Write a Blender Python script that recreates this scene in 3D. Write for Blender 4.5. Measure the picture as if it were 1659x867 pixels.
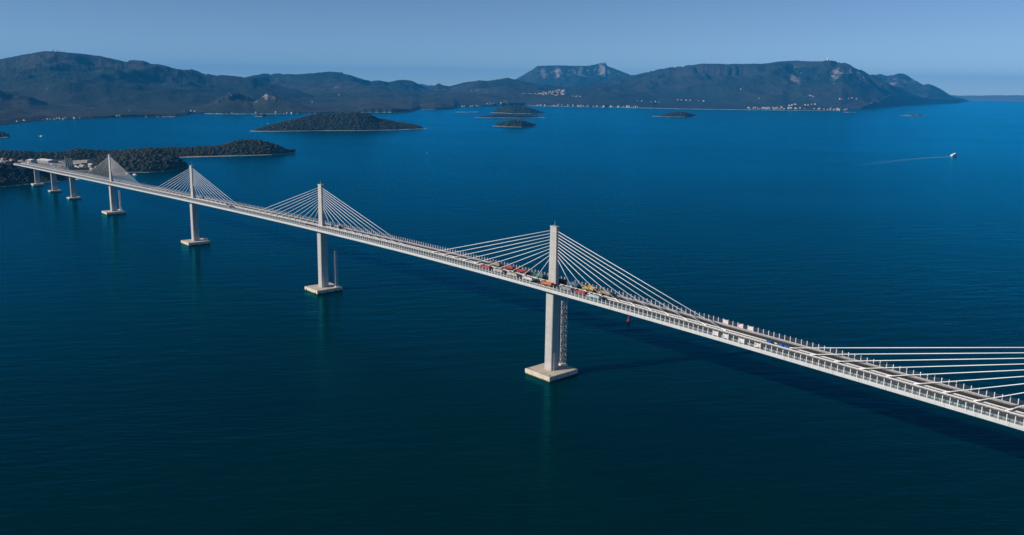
import bpy, bmesh, math, random
import numpy as np
from mathutils import Vector, Matrix
from mathutils.bvhtree import BVHTree

random.seed(7); RNG = np.random.default_rng(7)
SC = bpy.context.scene
COL = SC.collection
for o in list(bpy.data.objects): bpy.data.objects.remove(o)

# ------------------------------------------------------------------ camera
W, H = 1659.0, 867.0
CAM = np.array([1218.06, -359.246, 176.829])
YAW, PITCH, ROLL, FOC, V0 = 0.84126, -0.19094, 0.013566, 1376.79, 407.01
fw = np.array([-math.sin(YAW)*math.cos(PITCH), math.cos(YAW)*math.cos(PITCH), math.sin(PITCH)])
rt0 = np.array([math.cos(YAW), math.sin(YAW), 0.0]); up0 = np.cross(rt0, fw)
rt = rt0*math.cos(ROLL)+up0*math.sin(ROLL); upv = -rt0*math.sin(ROLL)+up0*math.cos(ROLL)
cd = bpy.data.cameras.new('camera'); cam = bpy.data.objects.new('camera', cd); COL.objects.link(cam)
cam.matrix_world = Matrix(((rt[0], upv[0], -fw[0], CAM[0]), (rt[1], upv[1], -fw[1], CAM[1]),
                           (rt[2], upv[2], -fw[2], CAM[2]), (0, 0, 0, 1)))
cd.sensor_fit = 'HORIZONTAL'; cd.sensor_width = 36.0; cd.lens = 36.0*FOC/W
cd.shift_y = (V0-H/2)/W; cd.shift_x = 0.0
cd.clip_start = 1.0; cd.clip_end = 200000.0
SC.camera = cam

# ------------------------------------------------------------------ light
SUN_EL = math.radians(25.5)
TO_SUN = Vector((-0.375*math.cos(SUN_EL)/1.0, -0.927*math.cos(SUN_EL), math.sin(SUN_EL))).normalized()
wd = bpy.data.worlds.new('World'); SC.world = wd; wd.use_nodes = True
nt = wd.node_tree; nt.nodes.clear()
sky = nt.nodes.new('ShaderNodeTexSky'); sky.sky_type = 'NISHITA'; sky.sun_disc = False
sky.sun_elevation = SUN_EL; sky.sun_rotation = math.atan2(TO_SUN.x, TO_SUN.y)
sky.altitude = 200.0; sky.air_density = 0.47; sky.dust_density = 0.0; sky.ozone_density = 2.8
bg = nt.nodes.new('ShaderNodeBackground'); bg.inputs[1].default_value = 0.090
wo = nt.nodes.new('ShaderNodeOutputWorld')
nt.links.new(sky.outputs[0], bg.inputs[0]); nt.links.new(bg.outputs[0], wo.inputs[0])
sl = bpy.data.lights.new('sun', 'SUN'); sl.energy = 4.9; sl.angle = math.radians(0.5); sl.color = (1.0, 0.91, 0.79)
sun = bpy.data.objects.new('sun', sl); COL.objects.link(sun)
sun.rotation_euler = (-TO_SUN).to_track_quat('-Z', 'Y').to_euler(); sun.location = (0, 0, 3000)
SC.view_settings.view_transform = 'Standard'; SC.view_settings.look = 'None'
SC.view_settings.exposure = 0.0; SC.view_settings.gamma = 1.0; SC.view_settings.use_curve_mapping = False
SC.render.engine = 'CYCLES'
try:
    SC.cycles.volume_bounces = 1; SC.cycles.transparent_max_bounces = 24; SC.cycles.max_bounces = 8
except Exception: pass

# ------------------------------------------------------------------ pixel helpers (survey of the photograph)
def ray(u, v): return fw+rt*((u-W/2)/FOC)+upv*((V0-v)/FOC)
def atz(u, v, z=0.0):
    d = ray(u, v); return CAM+d*((z-CAM[2])/d[2])
def aty(u, v, y=0.0):
    d = ray(u, v); return CAM+d*((y-CAM[1])/d[1])
def atdist(u, v, dist):
    d = ray(u, v); return CAM+d*(dist/math.hypot(d[0], d[1]))

# ------------------------------------------------------------------ noise
_P = np.random.default_rng(3).random((256, 256))
def vnoise(x, y):
    x = np.asarray(x, float); y = np.asarray(y, float)
    xi = np.floor(x).astype(int); yi = np.floor(y).astype(int); fx = x-xi; fy = y-yi
    fx = fx*fx*fx*(fx*(fx*6-15)+10); fy = fy*fy*fy*(fy*(fy*6-15)+10)
    a = _P[xi & 255, yi & 255]; b = _P[(xi+1) & 255, yi & 255]; c = _P[xi & 255, (yi+1) & 255]; d = _P[(xi+1) & 255, (yi+1) & 255]
    return (a*(1-fx)+b*fx)*(1-fy)+(c*(1-fx)+d*fx)*fy
def fbm(x, y, o=5, g=0.5):
    s = 0; a = 1; n = 0; ca, sa = math.cos(.6), math.sin(.6)
    for i in range(o):
        s = s+a*(vnoise(x+17.3*i, y-9.1*i)*2-1); n += a; a *= g; x, y = (x*ca-y*sa)*2.03, (x*sa+y*ca)*2.03
    return s/n
def ridged(x, y, o=5, g=0.5):
    s = 0; a = 1; n = 0; ca, sa = math.cos(.6), math.sin(.6)
    for i in range(o):
        s = s+a*(1-np.abs(vnoise(x+31.7*i, y+5.3*i)*2-1)*1.6); n += a; a *= g; x, y = (x*ca-y*sa)*2.03, (x*sa+y*ca)*2.03
    return s/n
def sstep(a, b, x):
    t = np.clip((x-a)/(b-a), 0, 1); return t*t*(3-2*t)

# ------------------------------------------------------------------ materials
MATS = {}
def nodes(name):
    m = bpy.data.materials.new(name); m.use_nodes = True; t = m.node_tree
    b = t.nodes['Principled BSDF']; MATS[name] = m
    return m, t, b
def N(t, typ, **kw):
    n = t.nodes.new(typ)
    for k, v in kw.items(): setattr(n, k, v)
    return n
def L(t, a, b): t.links.new(a, b)
def coords(t, scale=(1, 1, 1), obj=False):
    if obj:
        g = N(t, 'ShaderNodeTexCoord'); out = g.outputs['Object']
    else:
        g = N(t, 'ShaderNodeNewGeometry'); out = g.outputs['Position']
    mp = N(t, 'ShaderNodeMapping'); mp.inputs['Scale'].default_value = scale
    L(t, out, mp.inputs['Vector']); return mp.outputs[0]
def noise_ramp(t, vec, scale, stops, detail=5, rough=.55):
    n = N(t, 'ShaderNodeTexNoise'); n.inputs['Scale'].default_value = scale; n.inputs['Detail'].default_value = detail
    n.inputs['Roughness'].default_value = rough; L(t, vec, n.inputs['Vector'])
    r = N(t, 'ShaderNodeValToRGB'); e = r.color_ramp.elements
    while len(e) < len(stops): e.new(.5)
    for i, (p, c) in enumerate(stops):
        e[i].position = p; e[i].color = (c[0], c[1], c[2], 1) if hasattr(c, '__len__') else (c, c, c, 1)
    L(t, n.outputs['Fac'], r.inputs[0]); return n.outputs['Fac'], r.outputs[0]
def mixc(t, fac, a, b, mode='MIX'):
    m = N(t, 'ShaderNodeMix', data_type='RGBA', blend_type=mode)
    if isinstance(fac, (int, float)): m.inputs[0].default_value = fac
    else: L(t, fac, m.inputs[0])
    for i, x in ((6, a), (7, b)):
        if hasattr(x, '__len__'): m.inputs[i].default_value = (*x[:3], 1)
        else: L(t, x, m.inputs[i])
    return m.outputs[2]
def math_(t, op, a, b=None, c=None):
    m = N(t, 'ShaderNodeMath', operation=op)
    for i, x in enumerate((a, b, c)):
        if x is None: continue
        if isinstance(x, (int, float)): m.inputs[i].default_value = x
        else: L(t, x, m.inputs[i])
    return m.outputs[0]
def bump(t, b, h, strength=.3, dist=.1):
    n = N(t, 'ShaderNodeBump'); n.inputs['Strength'].default_value = strength; n.inputs['Distance'].default_value = dist
    L(t, h, n.inputs['Height']); L(t, n.outputs[0], b.inputs['Normal'])

def simple(name, col, rough=.6, metal=0, var=.18, scale=.6, alpha=None):
    m, t, b = nodes(name); v = coords(t)
    _, c = noise_ramp(t, v, scale, [(.3, [x*(1-var) for x in col]), (.7, [min(1, x*(1+var)) for x in col])])
    L(t, c, b.inputs['Base Color']); b.inputs['Roughness'].default_value = rough; b.inputs['Metallic'].default_value = metal
    return m

def mk_concrete(name, col, stain):
    m, t, b = nodes(name); v = coords(t)
    _, c = noise_ramp(t, v, .25, [(.3, [x*.86 for x in col]), (.75, col)])
    vs = coords(t, (.9, .9, .06))
    _, s = noise_ramp(t, vs, 1.0, [(.42, 0.0), (.75, 1.0)])
    c2 = mixc(t, math_(t, 'MULTIPLY', s, .5), c, stain)
    # pour joints every 4.5 m
    g = N(t, 'ShaderNodeNewGeometry'); sx = N(t, 'ShaderNodeSeparateXYZ'); L(t, g.outputs['Position'], sx.inputs[0])
    fr = math_(t, 'FRACT', math_(t, 'DIVIDE', sx.outputs[2], 4.5))
    j = math_(t, 'LESS_THAN', fr, .06)
    wn = N(t, 'ShaderNodeTexWhiteNoise', noise_dimensions='1D'); L(t, math_(t, 'FLOOR', math_(t, 'DIVIDE', sx.outputs[2], 4.5)), wn.inputs['W'])
    c2b = mixc(t, math_(t, 'MULTIPLY', wn.outputs['Value'], .22), c2, [x*.62 for x in col])
    c3 = mixc(t, math_(t, 'MULTIPLY', j, .5), c2b, [x*.6 for x in col])
    L(t, c3, b.inputs['Base Color']); b.inputs['Roughness'].default_value = .8
    h, _ = noise_ramp(t, v, 3.0, [(.3, 0), (.7, 1)]); bump(t, b, h, .3, .05)
    return m
mk_concrete('pylon_concrete', (.50, .47, .445), (.30, .27, .24))
def mk_cap():
    m, t, b = nodes('cap_concrete'); v = coords(t)
    _, c = noise_ramp(t, v, .22, [(.3, (.46, .37, .27)), (.5, (.60, .51, .40)), (.72, (.68, .60, .50))], 6, .65)
    g = N(t, 'ShaderNodeNewGeometry'); sx = N(t, 'ShaderNodeSeparateXYZ'); L(t, g.outputs['Position'], sx.inputs[0])
    n = N(t, 'ShaderNodeTexNoise'); n.inputs['Scale'].default_value = .5; L(t, v, n.inputs['Vector'])
    wet = math_(t, 'LESS_THAN', math_(t, 'SUBTRACT', sx.outputs[2], n.outputs['Fac']), .25)
    L(t, mixc(t, wet, c, (.06, .055, .035)), b.inputs['Base Color']); b.inputs['Roughness'].default_value = .85
    h, _ = noise_ramp(t, v, 1.5, [(.3, 0), (.7, 1)]); bump(t, b, h, .4, .1)
mk_cap()
def mk_girder():
    m, t, b = nodes('girder_paint'); v = coords(t); col = (.60, .595, .59)
    _, c = noise_ramp(t, v, .12, [(.3, [x*.9 for x in col]), (.7, col)])
    vs = coords(t, (1.1, .3, .12)); _, s_ = noise_ramp(t, vs, 1.0, [(.52, 0.0), (.8, 1.0)])
    c2 = mixc(t, math_(t, 'MULTIPLY', s_, .4), c, (.33, .28, .23))
    g = N(t, 'ShaderNodeNewGeometry'); sx = N(t, 'ShaderNodeSeparateXYZ'); L(t, g.outputs['Position'], sx.inputs[0])
    d = math_(t, 'DIVIDE', sx.outputs[0], 12.0); j = math_(t, 'LESS_THAN', math_(t, 'FRACT', d), .018)
    wn = N(t, 'ShaderNodeTexWhiteNoise', noise_dimensions='1D'); L(t, math_(t, 'FLOOR', d), wn.inputs['W'])
    c3 = mixc(t, math_(t, 'MULTIPLY', wn.outputs['Value'], .14), c2, (.40, .39, .37))
    L(t, mixc(t, math_(t, 'MULTIPLY', j, .6), c3, (.2, .19, .18)), b.inputs['Base Color']); b.inputs['Roughness'].default_value = .5
mk_girder()
simple('white_steel', (.70, .71, .72), .4, var=.06)
simple('galvanised', (.44, .445, .45), .45, var=.12)
simple('cable_sheath', (.74, .74, .74), .4, var=.04)
simple('kerb_concrete', (.31, .28, .24), .85, var=.15, scale=.4)
simple('median_surface', (.10, .10, .10), .9, var=.3)
simple('road_paint', (.72, .72, .70), .7, var=.1)
simple('rubber', (.025, .025, .027), .8)
simple('chassis', (.04, .04, .045), .6)
simple('glass_dark', (.02, .03, .04), .08, var=.05)
simple('lattice_steel', (.50, .45, .40), .6, var=.25, scale=1.5)
simple('rust_red', (.30, .09, .06), .7, var=.3)
simple('yellow_paint', (.62, .36, .04), .5)
simple('blue_plastic', (.02, .11, .38), .5)
simple('white_paint', (.75, .75, .74), .5, var=.05)
simple('red_paint', (.30, .025, .035), .5)
simple('roof_tile', (.42, .17, .09), .8, var=.25, scale=.3)
simple('house_wall', (.46, .36, .28), .85, var=.1, scale=.1)
simple('house_wall_white', (.54, .48, .42), .85, var=.06, scale=.1)
simple('pane_dark', (.03, .04, .05), .2)
simple('silo_steel', (.13, .165, .19), .5, metal=.2, var=.2, scale=.4)
simple('sheet_roof', (.80, .77, .73), .6, var=.12, scale=.1)
simple('grey_wall', (.30, .29, .28), .8)
simple('rust_plank', (.52, .34, .28), .85, var=.3, scale=.3)
simple('dump_load', (.17, .14, .11), .95, var=.4, scale=1.2)
simple('hull_white', (.78, .78, .78), .4, var=.05)
simple('hull_dark', (.03, .05, .10), .4, var=.1)
simple('deck_tan', (.45, .30, .22), .7)
simple('worker_vest', (.65, .50, .05), .8); simple('skin', (.45, .28, .2), .7); simple('trousers', (.05, .06, .09), .9)
def mk_asphalt():
    m, t, b = nodes('asphalt'); v = coords(t)
    _, c = noise_ramp(t, v, .5, [(.3, (.032, .029, .027)), (.7, (.048, .043, .039))], 6)
    v2 = coords(t, (.01, .8, 1)); _, s = noise_ramp(t, v2, 1.0, [(.35, 0), (.7, 1)])
    L(t, mixc(t, math_(t, 'MULTIPLY', s, .4), c, (.066, .058, .052)), b.inputs['Base Color']); b.inputs['Roughness'].default_value = .85
mk_asphalt()
def mk_glass():
    m = bpy.data.materials.new('barrier_glass'); m.use_nodes = True; t = m.node_tree; t.nodes.clear(); MATS['barrier_glass'] = m
    o = N(t, 'ShaderNodeOutputMaterial'); tr = N(t, 'ShaderNodeBsdfTransparent'); tr.inputs[0].default_value = (.80, .84, .86, 1)
    gl = N(t, 'ShaderNodeBsdfGlossy'); gl.inputs['Roughness'].default_value = .06
    df = N(t, 'ShaderNodeBsdfDiffuse'); df.inputs[0].default_value = (.55, .58, .62, 1)
    fr = N(t, 'ShaderNodeFresnel'); fr.inputs[0].default_value = 1.45
    m1 = N(t, 'ShaderNodeMixShader'); m1.inputs[0].default_value = .045; L(t, tr.outputs[0], m1.inputs[1]); L(t, df.outputs[0], m1.inputs[2])
    m2 = N(t, 'ShaderNodeMixShader'); L(t, math_(t, 'MULTIPLY', fr.outputs[0], .35), m2.inputs[0]); L(t, m1.outputs[0], m2.inputs[1]); L(t, gl.outputs[0], m2.inputs[2])
    L(t, m2.outputs[0], o.inputs[0])
mk_glass()
def mk_banner():
    m, t, b = nodes('banner_print'); v = coords(t)
    _, c = noise_ramp(t, v, .9, [(.36, (.45, .08, .10)), (.45, (.62, .53, .53)), (.6, (.66, .64, .64)), (.74, (.30, .30, .33))], 4)
    L(t, c, b.inputs['Base Color']); b.inputs['Roughness'].default_value = .7
mk_banner()
def mk_water():
    m = bpy.data.materials.new('sea_water'); m.use_nodes = True; t = m.node_tree; t.nodes.clear(); MATS['sea_water'] = m
    out = N(t, 'ShaderNodeOutputMaterial'); g = N(t, 'ShaderNodeNewGeometry')
    def rotscale(ang, sc):
        a = N(t, 'ShaderNodeMapping'); a.inputs['Rotation'].default_value = (0, 0, ang); L(t, g.outputs['Position'], a.inputs['Vector'])
        b = N(t, 'ShaderNodeMapping'); b.inputs['Scale'].default_value = sc; L(t, a.outputs[0], b.inputs['Vector']); return b.outputs[0]
    def nz(vec, detail, rough, dist=0.0):
        n = N(t, 'ShaderNodeTexNoise'); n.inputs['Scale'].default_value = 1.0; n.inputs['Detail'].default_value = detail; n.inputs['Roughness'].default_value = rough
        n.inputs['Distortion'].default_value = dist; L(t, vec, n.inputs['Vector']); return n.outputs['Fac']
    # gusts: wind darkens and roughens the surface in long streaks
    gust = nz(rotscale(-YAW+.25, (.0010, .0034, 1)), 5, .6)
    gr = N(t, 'ShaderNodeMapRange'); gr.inputs['From Min'].default_value = .36; gr.inputs['From Max'].default_value = .64
    gr.inputs['To Min'].default_value = .40; gr.inputs['To Max'].default_value = 1.30; L(t, gust, gr.inputs['Value'])
    w1 = nz(rotscale(-YAW+.05, (.085, .34, .3)), 4, .6, .5); w2 = nz(rotscale(-YAW-.20, (.022, .085, .1)), 3, .5, .3)
    h = math_(t, 'ADD', math_(t, 'MULTIPLY', w1, .5), math_(t, 'MULTIPLY', w2, 1.1))
    bp = N(t, 'ShaderNodeBump'); bp.inputs['Distance'].default_value = 1.0
    L(t, math_(t, 'MULTIPLY', gr.outputs[0], .75), bp.inputs['Strength']); L(t, h, bp.inputs['Height'])
    body = nz(rotscale(.4, (.0030, .0045, 1)), 5, .6)
    r3 = N(t, 'ShaderNodeValToRGB'); r3.color_ramp.elements[0].position = .35; r3.color_ramp.elements[0].color = (.0, .0148, .0195, 1)
    r3.color_ramp.elements[1].position = .7; r3.color_ramp.elements[1].color = (.0, .0200, .0200, 1); L(t, body, r3.inputs[0])
    df = N(t, 'ShaderNodeBsdfDiffuse'); L(t, r3.outputs[0], df.inputs['Color']); L(t, bp.outputs[0], df.inputs['Normal'])
    gl = N(t, 'ShaderNodeBsdfGlossy'); gl.inputs['Roughness'].default_value = .17; gl.inputs['Color'].default_value = (.03, .62, .84, 1); L(t, bp.outputs[0], gl.inputs['Normal'])
    fr = N(t, 'ShaderNodeFresnel'); fr.inputs['IOR'].default_value = 1.33; L(t, bp.outputs[0], fr.inputs['Normal'])
    mx = N(t, 'ShaderNodeMixShader'); L(t, math_(t, 'MULTIPLY', math_(t, 'POWER', fr.outputs[0], 1.34), 1.20), mx.inputs[0]); L(t, df.outputs[0], mx.inputs[1]); L(t, gl.outputs[0], mx.inputs[2]); L(t, mx.outputs[0], out.inputs[0])
mk_water()
def mk_land(name, rockscale, detail_scale, bumpd, dark=(.006, .018, .014), mid=(.019, .034, .025), dry=(.046, .046, .040), shore=2.2):
    m, t, b = nodes(name); v = coords(t)
    _, c1 = noise_ramp(t, v, detail_scale, [(.32, dark), (.62, mid)], 6, .7)
    f2, _ = noise_ramp(t, v, detail_scale*.06, [(.3, 0), (.7, 1)], 6, .6)
    at_d = N(t, 'ShaderNodeAttribute', attribute_name='dry')
    dm = math_(t, 'MULTIPLY', at_d.outputs['Fac'], math_(t, 'MULTIPLY_ADD', f2, 2.2, -.35)); 
    cl = N(t, 'ShaderNodeClamp'); L(t, dm, cl.inputs[0])
    c2 = mixc(t, cl.outputs[0], c1, dry)
    at_r = N(t, 'ShaderNodeAttribute', attribute_name='rock')
    fr, _ = noise_ramp(t, v, rockscale, [(.3, 0), (.7, 1)], 6, .75)
    rm = math_(t, 'MULTIPLY_ADD', fr, 7.0, -4.0)
    rm = math_(t, 'ADD', rm, math_(t, 'MULTIPLY_ADD', at_r.outputs['Fac'], 1.9, -.9))
    c = N(t, 'ShaderNodeClamp'); L(t, rm, c.inputs[0])
    c3 = mixc(t, c.outputs[0], c2, (.30, .27, .245))
    g = N(t, 'ShaderNodeNewGeometry'); sx = N(t, 'ShaderNodeSeparateXYZ'); L(t, g.outputs['Position'], sx.inputs[0])
    ns = N(t, 'ShaderNodeTexNoise'); ns.inputs['Scale'].default_value = .02; ns.inputs['Detail'].default_value = 4; L(t, v, ns.inputs['Vector'])
    sh = math_(t, 'LESS_THAN', sx.outputs[2], math_(t, 'MULTIPLY', ns.outputs['Fac'], shore*2.0))
    c4 = mixc(t, sh, c3, (.46, .42, .37))
    L(t, c4, b.inputs['Base Color']); b.inputs['Roughness'].default_value = .95
    b.inputs['Specular IOR Level'].default_value = .15
    h, _ = noise_ramp(t, v, detail_scale*1.3, [(.3, 0), (.7, 1)], 6, .7); bump(t, b, h, .8, bumpd)
mk_land('hill_land', .016, .022, 9.0, dark=(.009, .021, .017), mid=(.019, .033, .025), shore=2.0)
mk_land('island_land', .05, .06, 4.0, shore=1.0)
mk_land('headland_land', .05, .06, 4.0, shore=.35)
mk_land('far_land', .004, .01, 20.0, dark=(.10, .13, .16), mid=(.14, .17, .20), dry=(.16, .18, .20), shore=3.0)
def mk_ground():
    m, t, b = nodes('yard_ground'); v = coords(t)
    _, c = noise_ramp(t, v, .06, [(.3, (.34, .29, .24)), (.55, (.50, .44, .38)), (.75, (.62, .56, .50))], 6, .65)
    L(t, c, b.inputs['Base Color']); b.inputs['Roughness'].default_value = .95
mk_ground()
def mk_leaves():
    m, t, b = nodes('scrub_leaves'); v = coords(t)
    _, c = noise_ramp(t, v, .09, [(.3, (.010, .018, .010)), (.5, (.022, .030, .015)), (.70, (.066, .060, .032))], 5, .65)
    L(t, c, b.inputs['Base Color']); b.inputs['Roughness'].default_value = .9; b.inputs['Specular IOR Level'].default_value = .2
mk_leaves()
def mk_wake():
    m = bpy.data.materials.new('wake_foam'); m.use_nodes = True; t = m.node_tree; t.nodes.clear(); MATS['wake_foam'] = m
    o = N(t, 'ShaderNodeOutputMaterial'); tr = N(t, 'ShaderNodeBsdfTransparent'); df = N(t, 'ShaderNodeBsdfDiffuse'); df.inputs[0].default_value = (.35, .55, .62, 1)
    a = N(t, 'ShaderNodeAttribute', attribute_name='foam'); v = coords(t)
    n = N(t, 'ShaderNodeTexNoise'); n.inputs['Scale'].default_value = .12; n.inputs['Detail'].default_value = 4; L(t, v, n.inputs['Vector'])
    f = math_(t, 'MULTIPLY', a.outputs['Fac'], math_(t, 'MULTIPLY_ADD', n.outputs['Fac'], 1.2, .3))
    ms = N(t, 'ShaderNodeMixShader'); L(t, f, ms.inputs[0]); L(t, tr.outputs[0], ms.inputs[1]); L(t, df.outputs[0], ms.inputs[2]); L(t, ms.outputs[0], o.inputs[0])
mk_wake()
TRUCK_COLS = {}
def paint(name, col):
    if name not in MATS:
        gq = sum(col)/3; simple(name, [(.82*c+.18*gq)*.85 for c in col], .55, var=.28, scale=.9)
    return name

# ------------------------------------------------------------------ object helpers
class MB:
    def __init__(s): s.v = []; s.f = []
    def add(s, vs, fs):
        n = len(s.v); s.v += [tuple(map(float, p)) for p in vs]; s.f += [tuple(n+i for i in q) for q in fs]; return s
    def box(s, x0, x1, y0, y1, z0, z1):
        return s.add([(x0, y0, z0), (x1, y0, z0), (x1, y1, z0), (x0, y1, z0), (x0, y0, z1), (x1, y0, z1), (x1, y1, z1), (x0, y1, z1)],
                     [(0, 3, 2, 1), (4, 5, 6, 7), (0, 1, 5, 4), (1, 2, 6, 5), (2, 3, 7, 6), (3, 0, 4, 7)])
    def loft(s, rings, cap=True):
        n = len(rings[0]); b = len(s.v)
        for r in rings: s.v += [tuple(map(float, p)) for p in r]
        for k in range(len(rings)-1):
            for i in range(n):
                j = (i+1) % n; s.f.append((b+k*n+i, b+k*n+j, b+(k+1)*n+j, b+(k+1)*n+i))
        if cap:
            s.f.append(tuple(b+i for i in reversed(range(n)))); s.f.append(tuple(b+(len(rings)-1)*n+i for i in range(n)))
        return s
    def tube(s, a, b, r, n=6, r2=None):
        a = Vector(a); b = Vector(b); d = (b-a).normalized(); x = d.orthogonal().normalized(); y = d.cross(x); r2 = r if r2 is None else r2
        R = []
        for p, q in ((a, r), (b, r2)):
            R.append([p+x*(q*math.cos(2*math.pi*i/n))+y*(q*math.sin(2*math.pi*i/n)) for i in range(n)])
        return s.loft(R)
    def build(s, name, mat, parent=None, smooth=False, loc=None):
        me = bpy.data.meshes.new(name); me.from_pydata(s.v, [], s.f); me.update()
        if mat: me.materials.append(MATS[mat])
        if smooth: me.polygons.foreach_set('use_smooth', [True]*len(me.polygons))
        return link(name, me, parent, loc)
def link(name, me, parent=None, loc=None):
    o = bpy.data.objects.new(name, me); COL.objects.link(o)
    if parent is not None: o.parent = parent
    if loc is not None: o.location = loc
    return o
def empty(name, loc, rz=0, label=None, cat=None, group=None):
    o = bpy.data.objects.new(name, None); COL.objects.link(o); o.location = loc; o.rotation_euler = (0, 0, rz)
    return tag(o, label, cat, group)
def tag(o, label=None, cat=None, group=None, kind=None):
    if label: o['label'] = label
    if cat: o['category'] = cat
    if group: o['group'] = group
    if kind: o['kind'] = kind
    return o
def grid_mesh(name, P, mat, smooth=True, attrs=None):
    """P: (n,m,3) array"""
    n, m, _ = P.shape
    idx = np.arange(n*m).reshape(n, m)
    q = np.stack([idx[:-1, :-1], idx[1:, :-1], idx[1:, 1:], idx[:-1, 1:]], -1).reshape(-1, 4)
    me = bpy.data.meshes.new(name)
    me.vertices.add(n*m); me.vertices.foreach_set('co', P.reshape(-1).astype(np.float32))
    me.loops.add(q.size); me.loops.foreach_set('vertex_index', q.reshape(-1).astype(np.int32))
    me.polygons.add(len(q)); me.polygons.foreach_set('loop_start', np.arange(0, q.size, 4, dtype=np.int32))
    me.polygons.foreach_set('loop_total', np.full(len(q), 4, dtype=np.int32))
    me.polygons.foreach_set('use_smooth', np.full(len(q), smooth))
    me.update(calc_edges=True); me.validate()
    me.materials.append(MATS[mat])
    for k, a in (attrs or {}).items():
        at = me.attributes.new(k, 'FLOAT', 'POINT'); at.data.foreach_set('value', np.asarray(a, np.float32).reshape(-1))
    return me
def bvh_of(me):
    v = [x.co.copy() for x in me.vertices]; return BVHTree.FromPolygons(v, [tuple(p.vertices) for p in me.polygons])
def hit(bvh, u, v):
    d = Vector(ray(u, v)).normalized(); r = bvh.ray_cast(Vector(CAM), d, 60000)
    return r[0]
def drop(bvh, x, y):
    r = bvh.ray_cast(Vector((x, y, 3000)), Vector((0, 0, -1)), 6000); return r[0]

# ------------------------------------------------------------------ sea
def make_sea():
    n = 96; vs = [(CAM[0], CAM[1], 0.0)]; fs = []
    radii = [400, 1200, 3000, 8000, 16000, 26800]
    for r in radii:
        for i in range(n):
            a = 2*math.pi*i/n; vs.append((CAM[0]+r*math.cos(a), CAM[1]+r*math.sin(a), 0.0))
    for i in range(n): fs.append((0, 1+i, 1+(i+1) % n))
    for k in range(len(radii)-1):
        for i in range(n):
            j = (i+1) % n; fs.append((1+k*n+i, 1+(k+1)*n+i, 1+(k+1)*n+j, 1+k*n+j))
    mb = MB(); mb.v = vs; mb.f = fs
    tag(mb.build('sea', 'sea_water'), kind='structure')
make_sea()

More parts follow.
